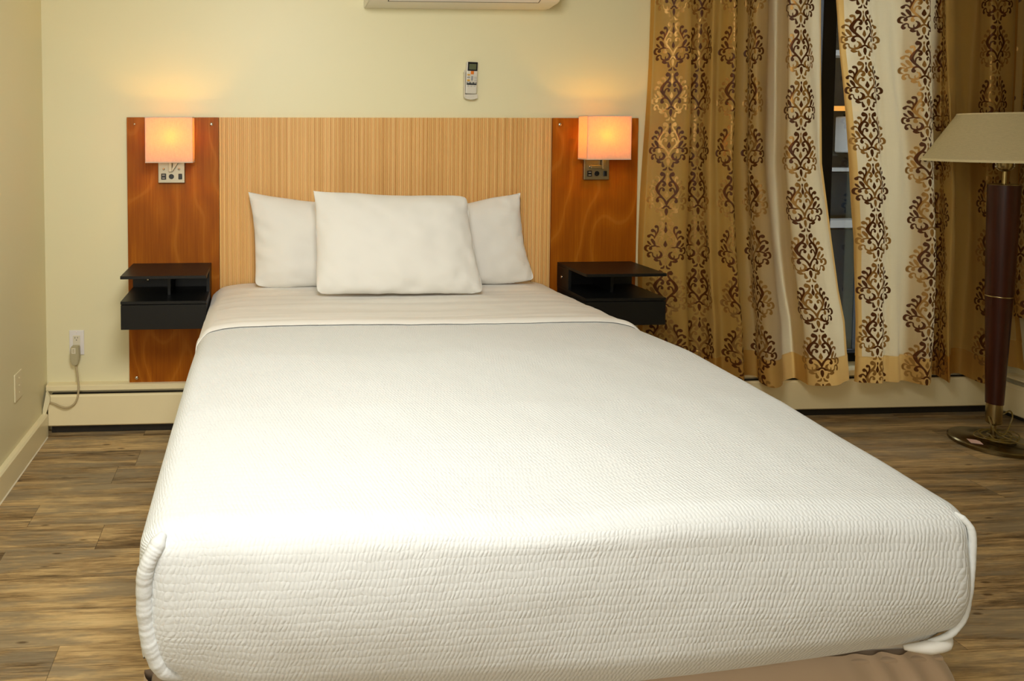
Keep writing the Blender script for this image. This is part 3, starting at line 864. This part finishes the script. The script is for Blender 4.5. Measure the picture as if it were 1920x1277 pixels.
# ------------------------------------------------------------------ pillows
def pillow(name, label, tl, tr, bl, br, yb, yt, th, seed, ears, soft=.0, group='white pillows'):
    """corners (x,z) of the outline; yb/yt: depth of the middle plane at bottom/top"""
    n = 72
    A = np.linspace(-1, 1, n)
    a, b = np.meshgrid(A, A, indexing='ij')
    # ease grid towards rim
    a = np.sin(a * PI / 2); b = np.sin(b * PI / 2)
    s = (a + 1) / 2; t = (b + 1) / 2
    def C(i): return (1 - s) * (1 - t) * bl[i] + s * (1 - t) * br[i] + (1 - s) * t * tl[i] + s * t * tr[i]
    X = C(0); Z = C(1)
    W = (br[0] - bl[0]); H = (tl[1] - bl[1])
    # concave edges with pointed ears at the corners
    pin = ears
    X -= a * pin[0] * (1 - b ** 2) * W * np.abs(a) ** 3
    Z -= np.where(b > 0, pin[1], pin[2]) * b * (1 - a ** 2) * H * np.abs(b) ** 3
    # the case is not perfectly straight: wandering edges, softened bottom corners
    nx = np.vectorize(lambda q, g: noise.noise(Vector((q * 6.0, seed, g))))
    X += np.sign(a) * np.abs(a) ** 3 * .011 * nx(Z, a.round() * 3.0)
    Z += np.sign(b) * np.abs(b) ** 3 * .008 * nx(X, b.round() * 5.0 + 9)
    cr = np.abs(a) ** 14 * np.abs(b) ** 14
    X -= a * cr * np.where(b < 0, .014, np.where(a > 0, soft, 0)); Z -= b * cr * np.where(b < 0, .010, np.where(a > 0, soft * .8, 0))
    T = th * (np.clip(1 - np.abs(a) ** 3.2, 0, 1) ** .62) * (np.clip(1 - np.abs(b) ** 3.0, 0, 1) ** .62)
    Yc = yb + (yt - yb) * t
    def wr(x, z, k):
        return (noise.noise(Vector((x * 5, k * 7 + seed, z * 5))) * .013 + noise.noise(Vector((x * 13, k * 7 + seed, z * 17))) * .0050 + noise.noise(Vector((x * 9 + z * 22, k * 5 + seed, x * 6))) * .0028)
    G = []
    for k, sg in ((0, -1), (1, 1)):
        P = np.stack([X, Yc + sg * T / 2, Z], -1)
        for i in range(n):
            for j in range(n):
                rim = 1 - min(1, T[i, j] / th)
                w = wr(X[i, j], Z[i, j], k)
                # radial gathers near the rim
                ang = noise.noise(Vector((X[i, j] * 24, seed + 3.3, Z[i, j] * 24))) * .009 * rim * (T[i, j] > 1e-5)
                P[i, j, 1] += sg * (w * min(1, T[i, j] / th * 2) + ang)
        G.append((P if sg < 0 else P[::-1], np.zeros((n, n)), np.zeros((n, n))))
    me = join_grids(name, G)
    o = link(name, me, M_cotton, None, True, loc=((bl[0] + br[0]) / 2, yb, bl[1]))
    tag(o, label, 'pillow', group)
    return o
pillow('pillow', 'white pillow leaning on the slats, left one behind the front pillow', (-.062, 1.120), (.560, 1.055), (-.040, .698), (.575, .692), -.16, -.075, .135, 1.0, (.030, .035, .0))
pillow('pillow', 'white pillow leaning on the slats, right one behind the front pillow', (.635, 1.050), (1.212, 1.112), (.600, .692), (1.252, .706), -.16, -.075, .135, 5.0, (.034, .055, .0))
pillow('pillow', 'wide white pillow in front of the other two on the bed', (.222, 1.140), (.905, 1.117), (.224, .714), (.944, .706), -.385, -.245, .150, 9.0, (.014, .026, .0), .010)

# ------------------------------------------------------------------ floor lamp
LX, LY = 3.26, -.40
fl = root('floor_lamp', 'unlit floor lamp with beige cone shade and dark wood pole in the right corner', 'floor lamp', (LX, LY, 0))
bs = MB().lathe([(.148, 0), (.153, .004), (.153, .016), (.148, .0215), (.085, .024), (.080, .027), (.030, .030), (.012, .032)], (LX, LY, 0), 72).build('base', M_bronze, fl, auto=35)
m = MB(); m.box(-.021, .021, -.024, .024, .0238, .0246)
bmesh.ops.transform(m.bm, matrix=Matrix.Translation(Vector((3.154, -.42, 0))) @ Matrix.Rotation(math.radians(-28), 4, 'Z'), verts=m.bm.verts[:])
m.build('sticker', M_sticker, bs, label='small pink and white paper sticker')
MB().lathe([(.014, .031), (.014, .040), (.0095, .044), (.0095, .088), (.016, .092), (.026, .098), (.0285, .104), (.0285, .187)], (LX, LY, 0), 40).build('lower_stem', M_brass, fl, auto=35)
MB().lathe([(.031, .187), (.0445, .62), (.047, .668)], (LX, LY, 0), 48).build('pole', M_mahog, fl, auto=35, label='dark tapered wooden pole section')
MB().lathe([(.0475, .668), (.0482, .670), (.0475, .6725)], (LX, LY, 0), 48).build('ring', M_brass, fl, auto=35)
MB().lathe([(.047, .6725), (.052, .90), (.0555, 1.163)], (LX, LY, 0), 48).build('pole', M_mahog, fl, auto=35)
MB().lathe([(.0555, 1.163), (.056, 1.165), (.045, 1.168), (.0075, 1.170), (.0075, 1.222)], (LX, LY, 0), 40).build('neck', M_brass, fl, auto=35)
MB().lathe([(.006, 1.222), (.012, 1.224), (.022, 1.233), (.027, 1.247), (.027, 1.275), (.018, 1.285)], (LX, LY, 0), 32).build('bulb_socket', M_brass, fl, auto=35)
MB().lathe([(.010, 1.285), (.016, 1.30), (.029, 1.335), (.030, 1.35), (.022, 1.375), (.004, 1.385)], (LX, LY, 0), 32).build('bulb', M_plate, fl, smooth=True)
m = MB(); m.tube([(LX - .003, LY, 1.224), (LX - .028, LY, 1.229), (LX - .041, LY, 1.242), (LX - .043, LY, 1.27), (LX - .045, LY, 1.36), (LX - .025, LY, 1.445), (LX, LY, 1.456), (LX + .025, LY, 1.445), (LX + .045, LY, 1.36), (LX + .043, LY, 1.27), (LX + .041, LY, 1.242), (LX + .028, LY, 1.229), (LX + .003, LY, 1.224)], 0.0021, 8)
for s in (-1, 1): m.lathe([(.0045, 1.240), (.0045, 1.254)], (LX + s * .0415, LY, 0), 10)
m.build('harp', M_chrome, fl, smooth=True)
z0s, z1s, r0s, r1s = 1.267, 1.478, .282, .163
m = MB(); m.lathe([(r0s, z0s), (r1s, z1s), (r1s - .002, z1s), (r0s - .002, z0s), (r0s, z0s)], (LX, LY, 0), 96, cap=False)
sh = m.build('lamp_shade', M_lshade, fl, auto=35)
m = MB(); 
for (rr, zz, h) in ((r0s, z0s, .010), (r1s, z1s, -.006)):
    k = (r1s - r0s) / (z1s - z0s)
    m.lathe([(rr + .0012, zz - .0004), (rr + .0012 + k * h, zz + h), (rr - .0028 + k * h, zz + h), (rr - .0028, zz - .0004), (rr + .0012, zz - .0004)], (LX, LY, 0), 96, cap=False)
m.build('shade_trim', M_ltrim, sh, auto=35)
m = MB()
for k in range(3):
    a = 2 * PI * k / 3; m.tube([(LX, LY, 1.458), (LX + (r1s - .003) * math.cos(a), LY + (r1s - .003) * math.sin(a), 1.470)], .0015, 6, smoothit=0)
m.lathe([(.012, 1.456), (.012, 1.460), (.005, 1.463), (.007, 1.474), (.002, 1.480)], (LX, LY, 0), 16)
m.build('shade_spider', M_brass, sh)
# cord coiled and tied round the stem, hanging over the base
m = MB()
m.tube([(LX + .012, LY + .02, .11), (LX + .022, LY - .02, .145), (LX + .050, LY - .022, .160), (LX + .066, LY - .02, .135), (LX + .052, LY - .024, .100), (LX + .020, LY - .034, .062), (LX - .004, LY - .034, .056), (LX - .030, LY - .032, .078), (LX - .036, LY - .02, .105), (LX - .030, LY - .005, .13)], .0028, 8)
loop = []
for k in range(66):
    a = k * .36; rr = .052 + .022 * math.sin(k * .22) + .010 * math.sin(k * .9)
    loop.append((LX + .015 + rr * 1.25 * math.cos(a), LY - .012 + rr * .85 * math.sin(a), .034 + .0065 * abs(math.sin(k * .41)) + .012 * (1 + math.sin(a)) * .5))
m.tube(loop, .0027, 8)
m.tube([(LX - .002, LY - .036, .056), (LX + .02, LY - .06, .045), (LX + .055, LY - .095, .033), (LX + .085, LY - .105, .029), (LX + .13, LY - .10, .026)], .003, 8)
m.tube([(LX - .01, LY - .030, .058), (LX + .004, LY - .038, .052), (LX + .016, LY - .028, .056), (LX + .004, LY - .02, .064)], .003, 8)
m.build('cord', M_lcord, fl, smooth=True, label='gold cord coiled around the stem')

# ------------------------------------------------------------------ curtains
# damask motif as signed distance strokes, units of 1/590 of a motif height
def stroke(pts, rad, n=6):
    pp = catmull([(p[0], p[1], 0) for p in pts], n); L = len(pp)
    R = np.interp(np.linspace(0, 1, L), np.linspace(0, 1, len(rad)), rad)
    return [(pp[i][0], pp[i][1], pp[i + 1][0], pp[i + 1][1], R[i], R[i + 1]) for i in range(L - 1)]
def blob(x, y, r): return [(x, y, x + .01, y, r, r)]
def leaf(x0, y0, x1, y1, r, bend=0.):
    mx, my = (x0 + x1) / 2, (y0 + y1) / 2; dx, dy = x1 - x0, y1 - y0
    return stroke([(x0, y0), (mx - dy * bend, my + dx * bend), (x1, y1)], [1, r * .9, r, r * .6, 1.5])
lyre = []
lyre += blob(56, 42, 23) + stroke([(60, 24), (34, 40), (30, 72), (48, 108), (82, 148), (108, 190), (112, 222), (92, 268), (48, 318), (12, 362), (0, 412)], [10, 9, 9, 10, 13, 17, 17, 12, 8, 7, 5])
lyre += blob(34, 172, 18) + stroke([(20, 160), (30, 138), (60, 130), (92, 150), (108, 190)], [10, 10, 9, 9, 9])
lyre += blob(36, 232, 14) + stroke([(28, 222), (48, 206), (72, 218), (84, 262)], [7, 7, 7, 7])
lyre += blob(100, 362, 19) + stroke([(108, 350), (92, 322), (62, 316), (30, 342), (4, 400)], [11, 9, 8, 8, 6])
lyre += stroke([(-4, 424), (18, 428), (34, 446), (58, 444)], [7, 9, 8, 2]) + leaf(0, 448, 0, 534, 17)
leaves = []
leaves += leaf(0, 25, 0, 62, 8) + stroke([(0, 70), (0, 110), (0, 124), (0, 152)], [2, 14, 16, 2]) + stroke([(0, 248), (0, 285), (0, 296), (0, 322)], [2, 17, 20, 3])
leaves += blob(110, 82, 16) + stroke([(104, 74), (88, 86), (86, 130), (108, 180), (126, 222)], [9, 8, 8, 6, 4])
leaves += blob(146, 132, 20) + stroke([(138, 126), (118, 144), (110, 186)], [10, 8, 4])
leaves += blob(186, 204, 17) + stroke([(182, 192), (160, 182), (134, 200), (122, 224)], [9, 8, 7, 4])
leaves += leaf(160, 232, 114, 316, 17, .05) + stroke([(118, 308), (92, 320), (56, 324)], [6, 5, 2])
leaves += leaf(198, 262, 156, 310, 11, -.05) + stroke([(58, 324), (104, 316), (146, 322), (166, 340)], [2, 5, 7, 10]) + blob(163, 352, 17)
leaves += stroke([(176, 322), (200, 322), (216, 346), (212, 374), (186, 388)], [5, 11, 13, 12, 4]) 
leaves += blob(178, 446, 16) + stroke([(190, 440), (182, 412), (160, 398), (140, 404)], [9, 10, 7, 4])
leaves += stroke([(70, 376), (48, 396), (44, 424), (62, 450), (100, 460), (134, 442), (142, 404)], [4, 10, 14, 13, 9, 6, 4]) + stroke([(86, 452), (92, 430), (88, 414)], [6, 5, 2])
leaves += leaf(124, 474, 68, 492, 15, -.1) + stroke([(60, 486), (56, 508), (50, 534)], [4, 9, 15]) + stroke([(12, 548), (20, 570), (38, 584)], [4, 9, 15])

def raster(strokes):
    h, w = 312, 126      # 2 units per sample, x from 0 (mirrored), y 0..590 with a margin
    ys, xs = np.mgrid[0:h, 0:w].astype(float); ys = ys * 2 - 16; xs = xs * 2
    D = np.full((h, w), 60.0)
    for (ax, ay, bx, by, ra, rb_) in strokes:
        dx, dy = bx - ax, by - ay; L2 = dx * dx + dy * dy + 1e-9
        for mx in (1, -1):
            X = xs * mx
            t = np.clip(((X - ax) * dx + (ys - ay) * dy) / L2, 0, 1)
            d = np.hypot(X - ax - t * dx, ys - ay - t * dy) - (ra + (rb_ - ra) * t)
            D = np.minimum(D, d)
    return D
SD_L = raster(lyre); SD_V = raster(leaves)
def sample(S, x, y):
    fx = np.clip(np.abs(x) / 2, 0, S.shape[1] - 1.001); fy = np.clip((y + 16) / 2, 0, S.shape[0] - 1.001)
    i = fx.astype(int); j = fy.astype(int); a = fx - i; b = fy - j
    return (S[j, i] * (1 - a) + S[j, i + 1] * a) * (1 - b) + (S[j + 1, i] * (1 - a) + S[j + 1, i + 1] * a) * b
UNIT = .234 / 590
def curtain(name, label, ctrl, zbot, ztop_, cols, width_fn, depth_fn, par, side_hems=(True, True), nz=None, hem_h=.125, wall='back'):
    """ctrl: plan points (s, d): s across 0..1-ish (may run backwards in a fold), d distance from the wall.
       cols: (control index, z of a cell top, phase)"""
    w0, w1 = width_fn(.9)
    if wall == 'back':      # positions were measured at 0.16 m from the wall: bring each fold to its own depth
        ctrl = [((((w0 + c[0] * (w1 - w0)) * (3.36 - c[1]) / 3.20) - w0) / (w1 - w0), c[1]) for c in ctrl]
    cp = catmull([(c[0], c[1], 0) for c in ctrl], 24)
    S = np.array([p[0] for p in cp]); D = np.array([p[1] for p in cp])
    # arc length with real width of about W
    W = width_fn(0.9)[1] - width_fn(0.9)[0]
    seg = np.hypot(np.diff(S) * W, np.diff(D)); L = np.concatenate([[0], np.cumsum(seg)])
    nu = max(60, int(L[-1] / .0026)); u = np.linspace(0, L[-1], nu)
    s = np.interp(u, L, S); d = np.interp(u, L, D)
    dz = .0030
    z = np.arange(zbot, ztop_ + dz, dz); nv = len(z)
    lo = np.array([width_fn(q)[0] for q in z]); hi = np.array([width_fn(q)[1] for q in z])
    A = lo[None, :] + (hi - lo)[None, :] * s[:, None]
    dm = d.mean()
    amp = np.interp(z, [.2, 1.0, 2.3], [1.12, 1.0, .85])
    B = dm + (d[:, None] - dm) * amp[None, :]
    # slow swing of the folds with height, and a creased hem
    uu = u[:, None]; zz = z[None, :]
    B = B + .006 * np.sin(uu * 21 + zz * 3.1) * np.cos(zz * 2.3 + uu * 7) + .0035 * np.sin(uu * 55 + zz * 5.0)
    A = A + .004 * np.sin(zz * 4.1 + uu * 11)
    B = np.clip(B, .030 if wall == 'back' else .082, .30)
    hemlift = .006 * np.sin(uu * 9.0 + 1.0) * np.clip((.6 - zz) / .4, 0, 1) + .012 * (B - .15) * 0
    Zc = zz + hemlift
    B = B + .0025 * (zz < zbot + hem_h)
    if wall == 'back': P = np.stack([A, -B, Zc], -1)
    else: P = np.stack([XR - B, A, Zc], -1)
    uv = np.stack([np.tile(uu, (1, nv)), np.tile(zz, (nu, 1))], -1)
    me = grid_mesh(name, P, uv=uv)
    brown = np.full((nu, nv), 60.0); gold = np.full((nu, nv), 60.0)
    Lidx = [L[min(len(L) - 1, int(round(ci * 24)))] for ci, _, _ in cols]
    for (ci, zc, ph), uc in zip(cols, Lidx):
        dx = (uu - uc) / UNIT
        # stay clear of the neighbouring column
        yy = (zc - zz) / UNIT + 0.0 * uu
        k = np.floor(yy / 590.0); fy = yy - k * 590.0
        dxb = np.broadcast_to(dx, (nu, nv)); fyb = np.broadcast_to(fy, (nu, nv))
        l1 = sample(SD_L, dxb, fyb); v1 = sample(SD_V, dxb, fyb)
        odd = np.broadcast_to(((k + ph) % 2) > .5, (nu, nv))
        far = np.abs(dxb) > 248
        l1 = l1 - 1.5; v1 = v1 - 1.5; b_ = np.where(odd, l1, v1); g_ = np.where(odd, v1, l1)
        brown = np.minimum(brown, np.where(far, 60, b_)); gold = np.minimum(gold, np.where(far, 60, g_))
    for nm, arr in (('brown_thread', brown), ('gold_thread', gold)):
        at = me.attributes.new(nm, 'FLOAT', 'POINT')
        at.data.foreach_set('value', np.clip(-arr / 8.0, -1, 1).reshape(-1).astype(np.float32))
    hz = (zbot + hem_h - zz) / .012 + 0 * uu
    hs = np.full((nu, nv), -5.0)
    if side_hems[0]: hs = np.maximum(hs, (.030 - uu) / .006 + 0 * zz)
    if side_hems[1]: hs = np.maximum(hs, (uu - (L[-1] - .030)) / .006 + 0 * zz)
    at = me.attributes.new('hem', 'FLOAT', 'POINT')
    at.data.foreach_set('value', np.clip(np.maximum(hz, hs), -1, 1).reshape(-1).astype(np.float32))
    o = link('curtain_panel', me, M_curtain, par, True)
    return o, L[-1]

# pixel-free widths: left panel hangs x 1.76..2.59 at the top and flares below
def wl(z): return (float(np.interp(z, [.2, .82, 1.75, 2.3], [1.735, 1.742, 1.768, 1.78])), float(np.interp(z, [.2, .5, .65, .89, 1.25, 2.0, 2.3], [2.786, 2.752, 2.715, 2.672, 2.615, 2.592, 2.585])))
def wr_(z): return (float(np.interp(z, [.2, .5, .89, 1.25, 1.76, 2.0, 2.3], [2.800, 2.800, 2.790, 2.748, 2.678, 2.658, 2.65])), 3.545)
def px2s(px, w=(1203., 1556.)): return (px - w[0]) / (w[1] - w[0])
c1 = [(1203, .048), (1212, .040), (1224, .060), (1252, .095), (1282, .135), (1291, .120), (1287, .060), (1302, .050), (1320, .085), (1332, .150), (1345, .140), (1362, .180), (1380, .205), (1377, .105), (1387, .080), (1403, .095), (1409, .160), (1425, .210), (1442, .205), (1446, .130), (1460, .090), (1472, .125), (1482, .170), (1488, .195), (1512, .215), (1542, .200), (1556, .150)]
ct = root('curtain', 'gold damask curtain hanging left of the window gap, behind the nightstand', 'curtain', (2.2, -.15, .215), 'gold damask curtains')
o, L1 = curtain('curtain_left', '', [(px2s(a), b) for a, b in c1], .214, 2.34, [(3.0, 1.916, 0), (7.4, 1.916, 0), (12.0, 1.905, 0), (16.0, 1.905, 0), (24.0, 1.871, 1)], wl, None, ct)
w2 = (1592., 1868.)
c2 = [(1592, .165), (1600, .180), (1625, .198), (1643, .198), (1649, .176), (1660, .180), (1674, .178), (1682, .160), (1692, .162), (1708, .185), (1727, .212), (1737, .205), (1734, .110), (1746, .095), (1757, .150), (1769, .215), (1775, .180), (1772, .095), (1796, .085), (1815, .150), (1836, .205), (1856, .190), (1868, .130)]
cu = root('curtain', 'gold damask curtain hanging right of the window gap, behind the floor lamp', 'curtain', (3.2, -.15, .215), 'gold damask curtains')
o, L2 = curtain('curtain_right', '', [(px2s(a, w2), b) for a, b in c2], .212, 2.34, [(2.45, 1.728, 0), (10.3, 1.589, 0), (13.6, 1.60, 0), (20.4, 1.665, 0)], wr_, None, cu)
# panels of the right wall (only their first folds show past the lamp)
c3 = [(i / 12, .15 + .04 * math.sin(i * 1.35 - .6)) for i in range(13)]
cv = root('curtain', 'short dark gold damask curtain at the right edge, above the other hem', 'curtain', (XR - .15, -.48, .55), 'gold damask curtains')
curtain('curtain_side', '', c3, .53, 2.34, [(1.6, 1.70, 0), (5.5, 1.6, 1), (9.5, 1.62, 0)], lambda z: (-.175 - .0, -.68), None, cv, wall='right', hem_h=.13)
c4 = [(0, .10), (.2, .12), (.4, .095), (.6, .12), (.8, .10), (1.0, .11)]
cw = root('curtain', 'longer gold damask curtain right of the lamp pole, near the corner', 'curtain', (XR - .1, -.15, .26), 'gold damask curtains')
curtain('curtain_corner', '', c4, .262, 2.34, [(1.0, 1.70, 0)], lambda z: (-.03, float(np.interp(z, [.26, .6], [-.215, -.165]))), None, cw, wall='right', hem_h=.13)
# rods
rd = root('curtain_rod', 'dark rod carrying the curtains of the back window', 'curtain rod', (2.65, -.15, 2.35))
MB().lathe([(.012, 1.70), (.012, 3.56)], (0, -.15, 2.372), 20, 'X').build('rod', M_bronze, rd, auto=35)
for x in (1.74, 2.66, 3.5): MB().box(x - .008, x + .008, -.15, -.001, 2.384, 2.404, .001, 1).build('bracket', M_bronze, rd)
rd = root('curtain_rod', 'dark rod carrying the curtains of the right window', 'curtain rod', (XR - .15, -.6, 2.35))
MB().lathe([(.012, -1.9), (.012, -.03)], (XR - .15, 0, 2.372), 20, 'Y').build('rod', M_bronze, rd, auto=35)
for y in (-1.8, -.1): MB().box(XR - .15, XR - .001, y - .008, y + .008, 2.384, 2.404, .001, 1).build('bracket', M_bronze, rd)

# ------------------------------------------------------------------ lamps out of frame: main lamp, plus fill lights added to brighten the room
def ceiling_fill(x, y, sx, sy, label, strength):
    r = root('ceiling_fill', label, 'ceiling light', (x, y, ZC - .001), 'added fill lights')
    m = MB(); m.box(x - sx / 2 - .02, x + sx / 2 + .02, y - sy / 2 - .02, y + sy / 2 + .02, ZC - .05, ZC - .001, .004, 2); m.build('fitting', M_plate, r)
    MB().box(x - sx / 2, x + sx / 2, y - sy / 2, y + sy / 2, ZC - .056, ZC - .0505).build('diffuser', strength, r)
def opal(s, col=(1.0, .955, .86, 1)):
    k = NT('fill_light_glow'); return k.finish(k.n('Emission', inp={'Color': col, 'Strength': s}))
ceiling_fill(.1, -4.5, .9, .9, 'square white fill light added on the unseen ceiling further back', opal(5))  # added fill, brightens surfaces that face the camera
def softlight(loc, target, size, watts, spread, col):
    l = bpy.data.lights.new('unseen_soft_lamp', 'AREA'); l.shape = 'DISK'; l.size = size; l.energy = watts; l.color = col; l.spread = math.radians(spread)
    o = bpy.data.objects.new('unseen_soft_lamp', l); COL.objects.link(o); o.location = loc
    d = Vector(target) - Vector(loc); o.rotation_euler = d.to_track_quat('-Z', 'Y').to_euler()
softlight((.10, -2.62, 2.28), (.20, -1.2, .6), .75, 32, 145, (1.0, 1.0, .965))
softlight((-.55, -4.7, 1.75), (.5, -.5, .9), 1.1, 27, 150, (1.0, .965, .89))  # added fill lamp without a known source, brightens the bed's foot face

# ------------------------------------------------------------------ outside
def outm(n, c, r=.8): return plain(n, c, r, var=.12, vscale=1.5, spec=.08)
M_o1 = outm('facade_dark', srgb(10, 10, 10)); M_o2 = outm('facade_ledge', srgb(98, 97, 93)); M_o3 = outm('facade_glass', srgb(10, 17, 20), .6)
M_o4 = outm('facade_pale', srgb(190, 180, 160)); M_gr = outm('pavement', srgb(90, 88, 84))
struct(MB().box(-8, 22, .3, 14, -3.2, -3.0).build('ground', M_gr))
bd = root('neighbour_building', 'dark building with white ledges seen through the gap in the curtains', 'building', (6, 4, -3))
MB().box(5.12, 14, 3.2, 6.5, -3.0, 3.4).build('wall', M_o1, bd)
MB().box(6.2, 14, -5.0, 3.0, -3.0, 4.2).build('sky_blocker_wing', M_o1, bd)  # unseen wing, added to block daylight at the right-wall window
m = MB(); m.box(5.12, 14, 3.02, 3.2, .515, .585); m.box(5.12, 14, 3.02, 3.2, 1.045, 1.075); m.box(5.12, 14, 3.05, 3.2, -.78, -.70); m.build('ledge', M_o2, bd, label='white window ledge')
m = MB()
for i in range(5): m.box(5.2 + i * 1.7, 6.7 + i * 1.7, 3.15, 3.21, .62, 1.03)
m.build('window_glass', M_o3, bd)
m = MB()
for i in range(5): m.box(5.2 + i * 1.7, 6.7 + i * 1.7, 3.15, 3.21, -.6, .48)
m.build('lower_window_glass', M_o3, bd)
MB().box(5.47, 5.7, 3.0, 3.19, 1.22, 1.56, .01, 1).build('panel', M_o2, bd, label='pale panel beside the glass')
MB().box(5.1, 5.75, 3.02, 3.19, 1.615, 1.655).build('lit_strip', (lambda k: k.finish(k.n('Emission', inp={'Color': (1, .42, .08, 1), 'Strength': 1.6})))(NT('orange_lit_strip')), bd, label='orange lit strip lamp')
MB().box(5.12, 14, 3.0, 3.2, 2.12, 2.17).build('parapet', M_o2, bd)

b2 = root('neighbour_building', 'pale building further off, glimpsed through the sheer curtain', 'building', (2, 9, -3))
MB().box(-6, 7.5, 9, 13, -3.0, 2.2).build('wall', M_o4, b2)
for i in range(6):
    MB().box(-4.5 + i * 2, -3.3 + i * 2, 8.97, 9.02, .2, 1.5).build('window_glass', M_o3, b2)
w = bpy.data.worlds.new('World'); sc.world = w; w.use_nodes = True
nt = w.node_tree; bg = nt.nodes['Background']
bg.inputs[0].default_value = (.93, .96, 1.0, 1); bg.inputs[1].default_value = 8.5

# ------------------------------------------------------------------ camera
cd_ = bpy.data.cameras.new('camera'); cam = bpy.data.objects.new('camera', cd_); COL.objects.link(cam)
yaw, pit = math.radians(3.2), math.radians(2.6)
F = Vector((math.sin(yaw) * math.cos(pit), math.cos(yaw) * math.cos(pit), -math.sin(pit)))
R = Vector((math.cos(yaw), -math.sin(yaw), 0)); U = R.cross(F)
cam.matrix_world = Matrix(((R.x, U.x, -F.x, 0), (R.y, U.y, -F.y, -3.36), (R.z, U.z, -F.z, 1.38), (0, 0, 0, 1)))
cd_.sensor_width = 36; cd_.lens = 1340 / 1920 * 36
cd_.shift_x = (960 - 566) / 1920; cd_.shift_y = -(638.5 - 315) / 1920
cd_.clip_start = .05
sc.camera = cam
sc.view_settings.view_transform = 'Standard'; sc.view_settings.look = 'None'
sc.view_settings.exposure = -0.40; sc.view_settings.gamma = 1.0; sc.view_settings.use_curve_mapping = False
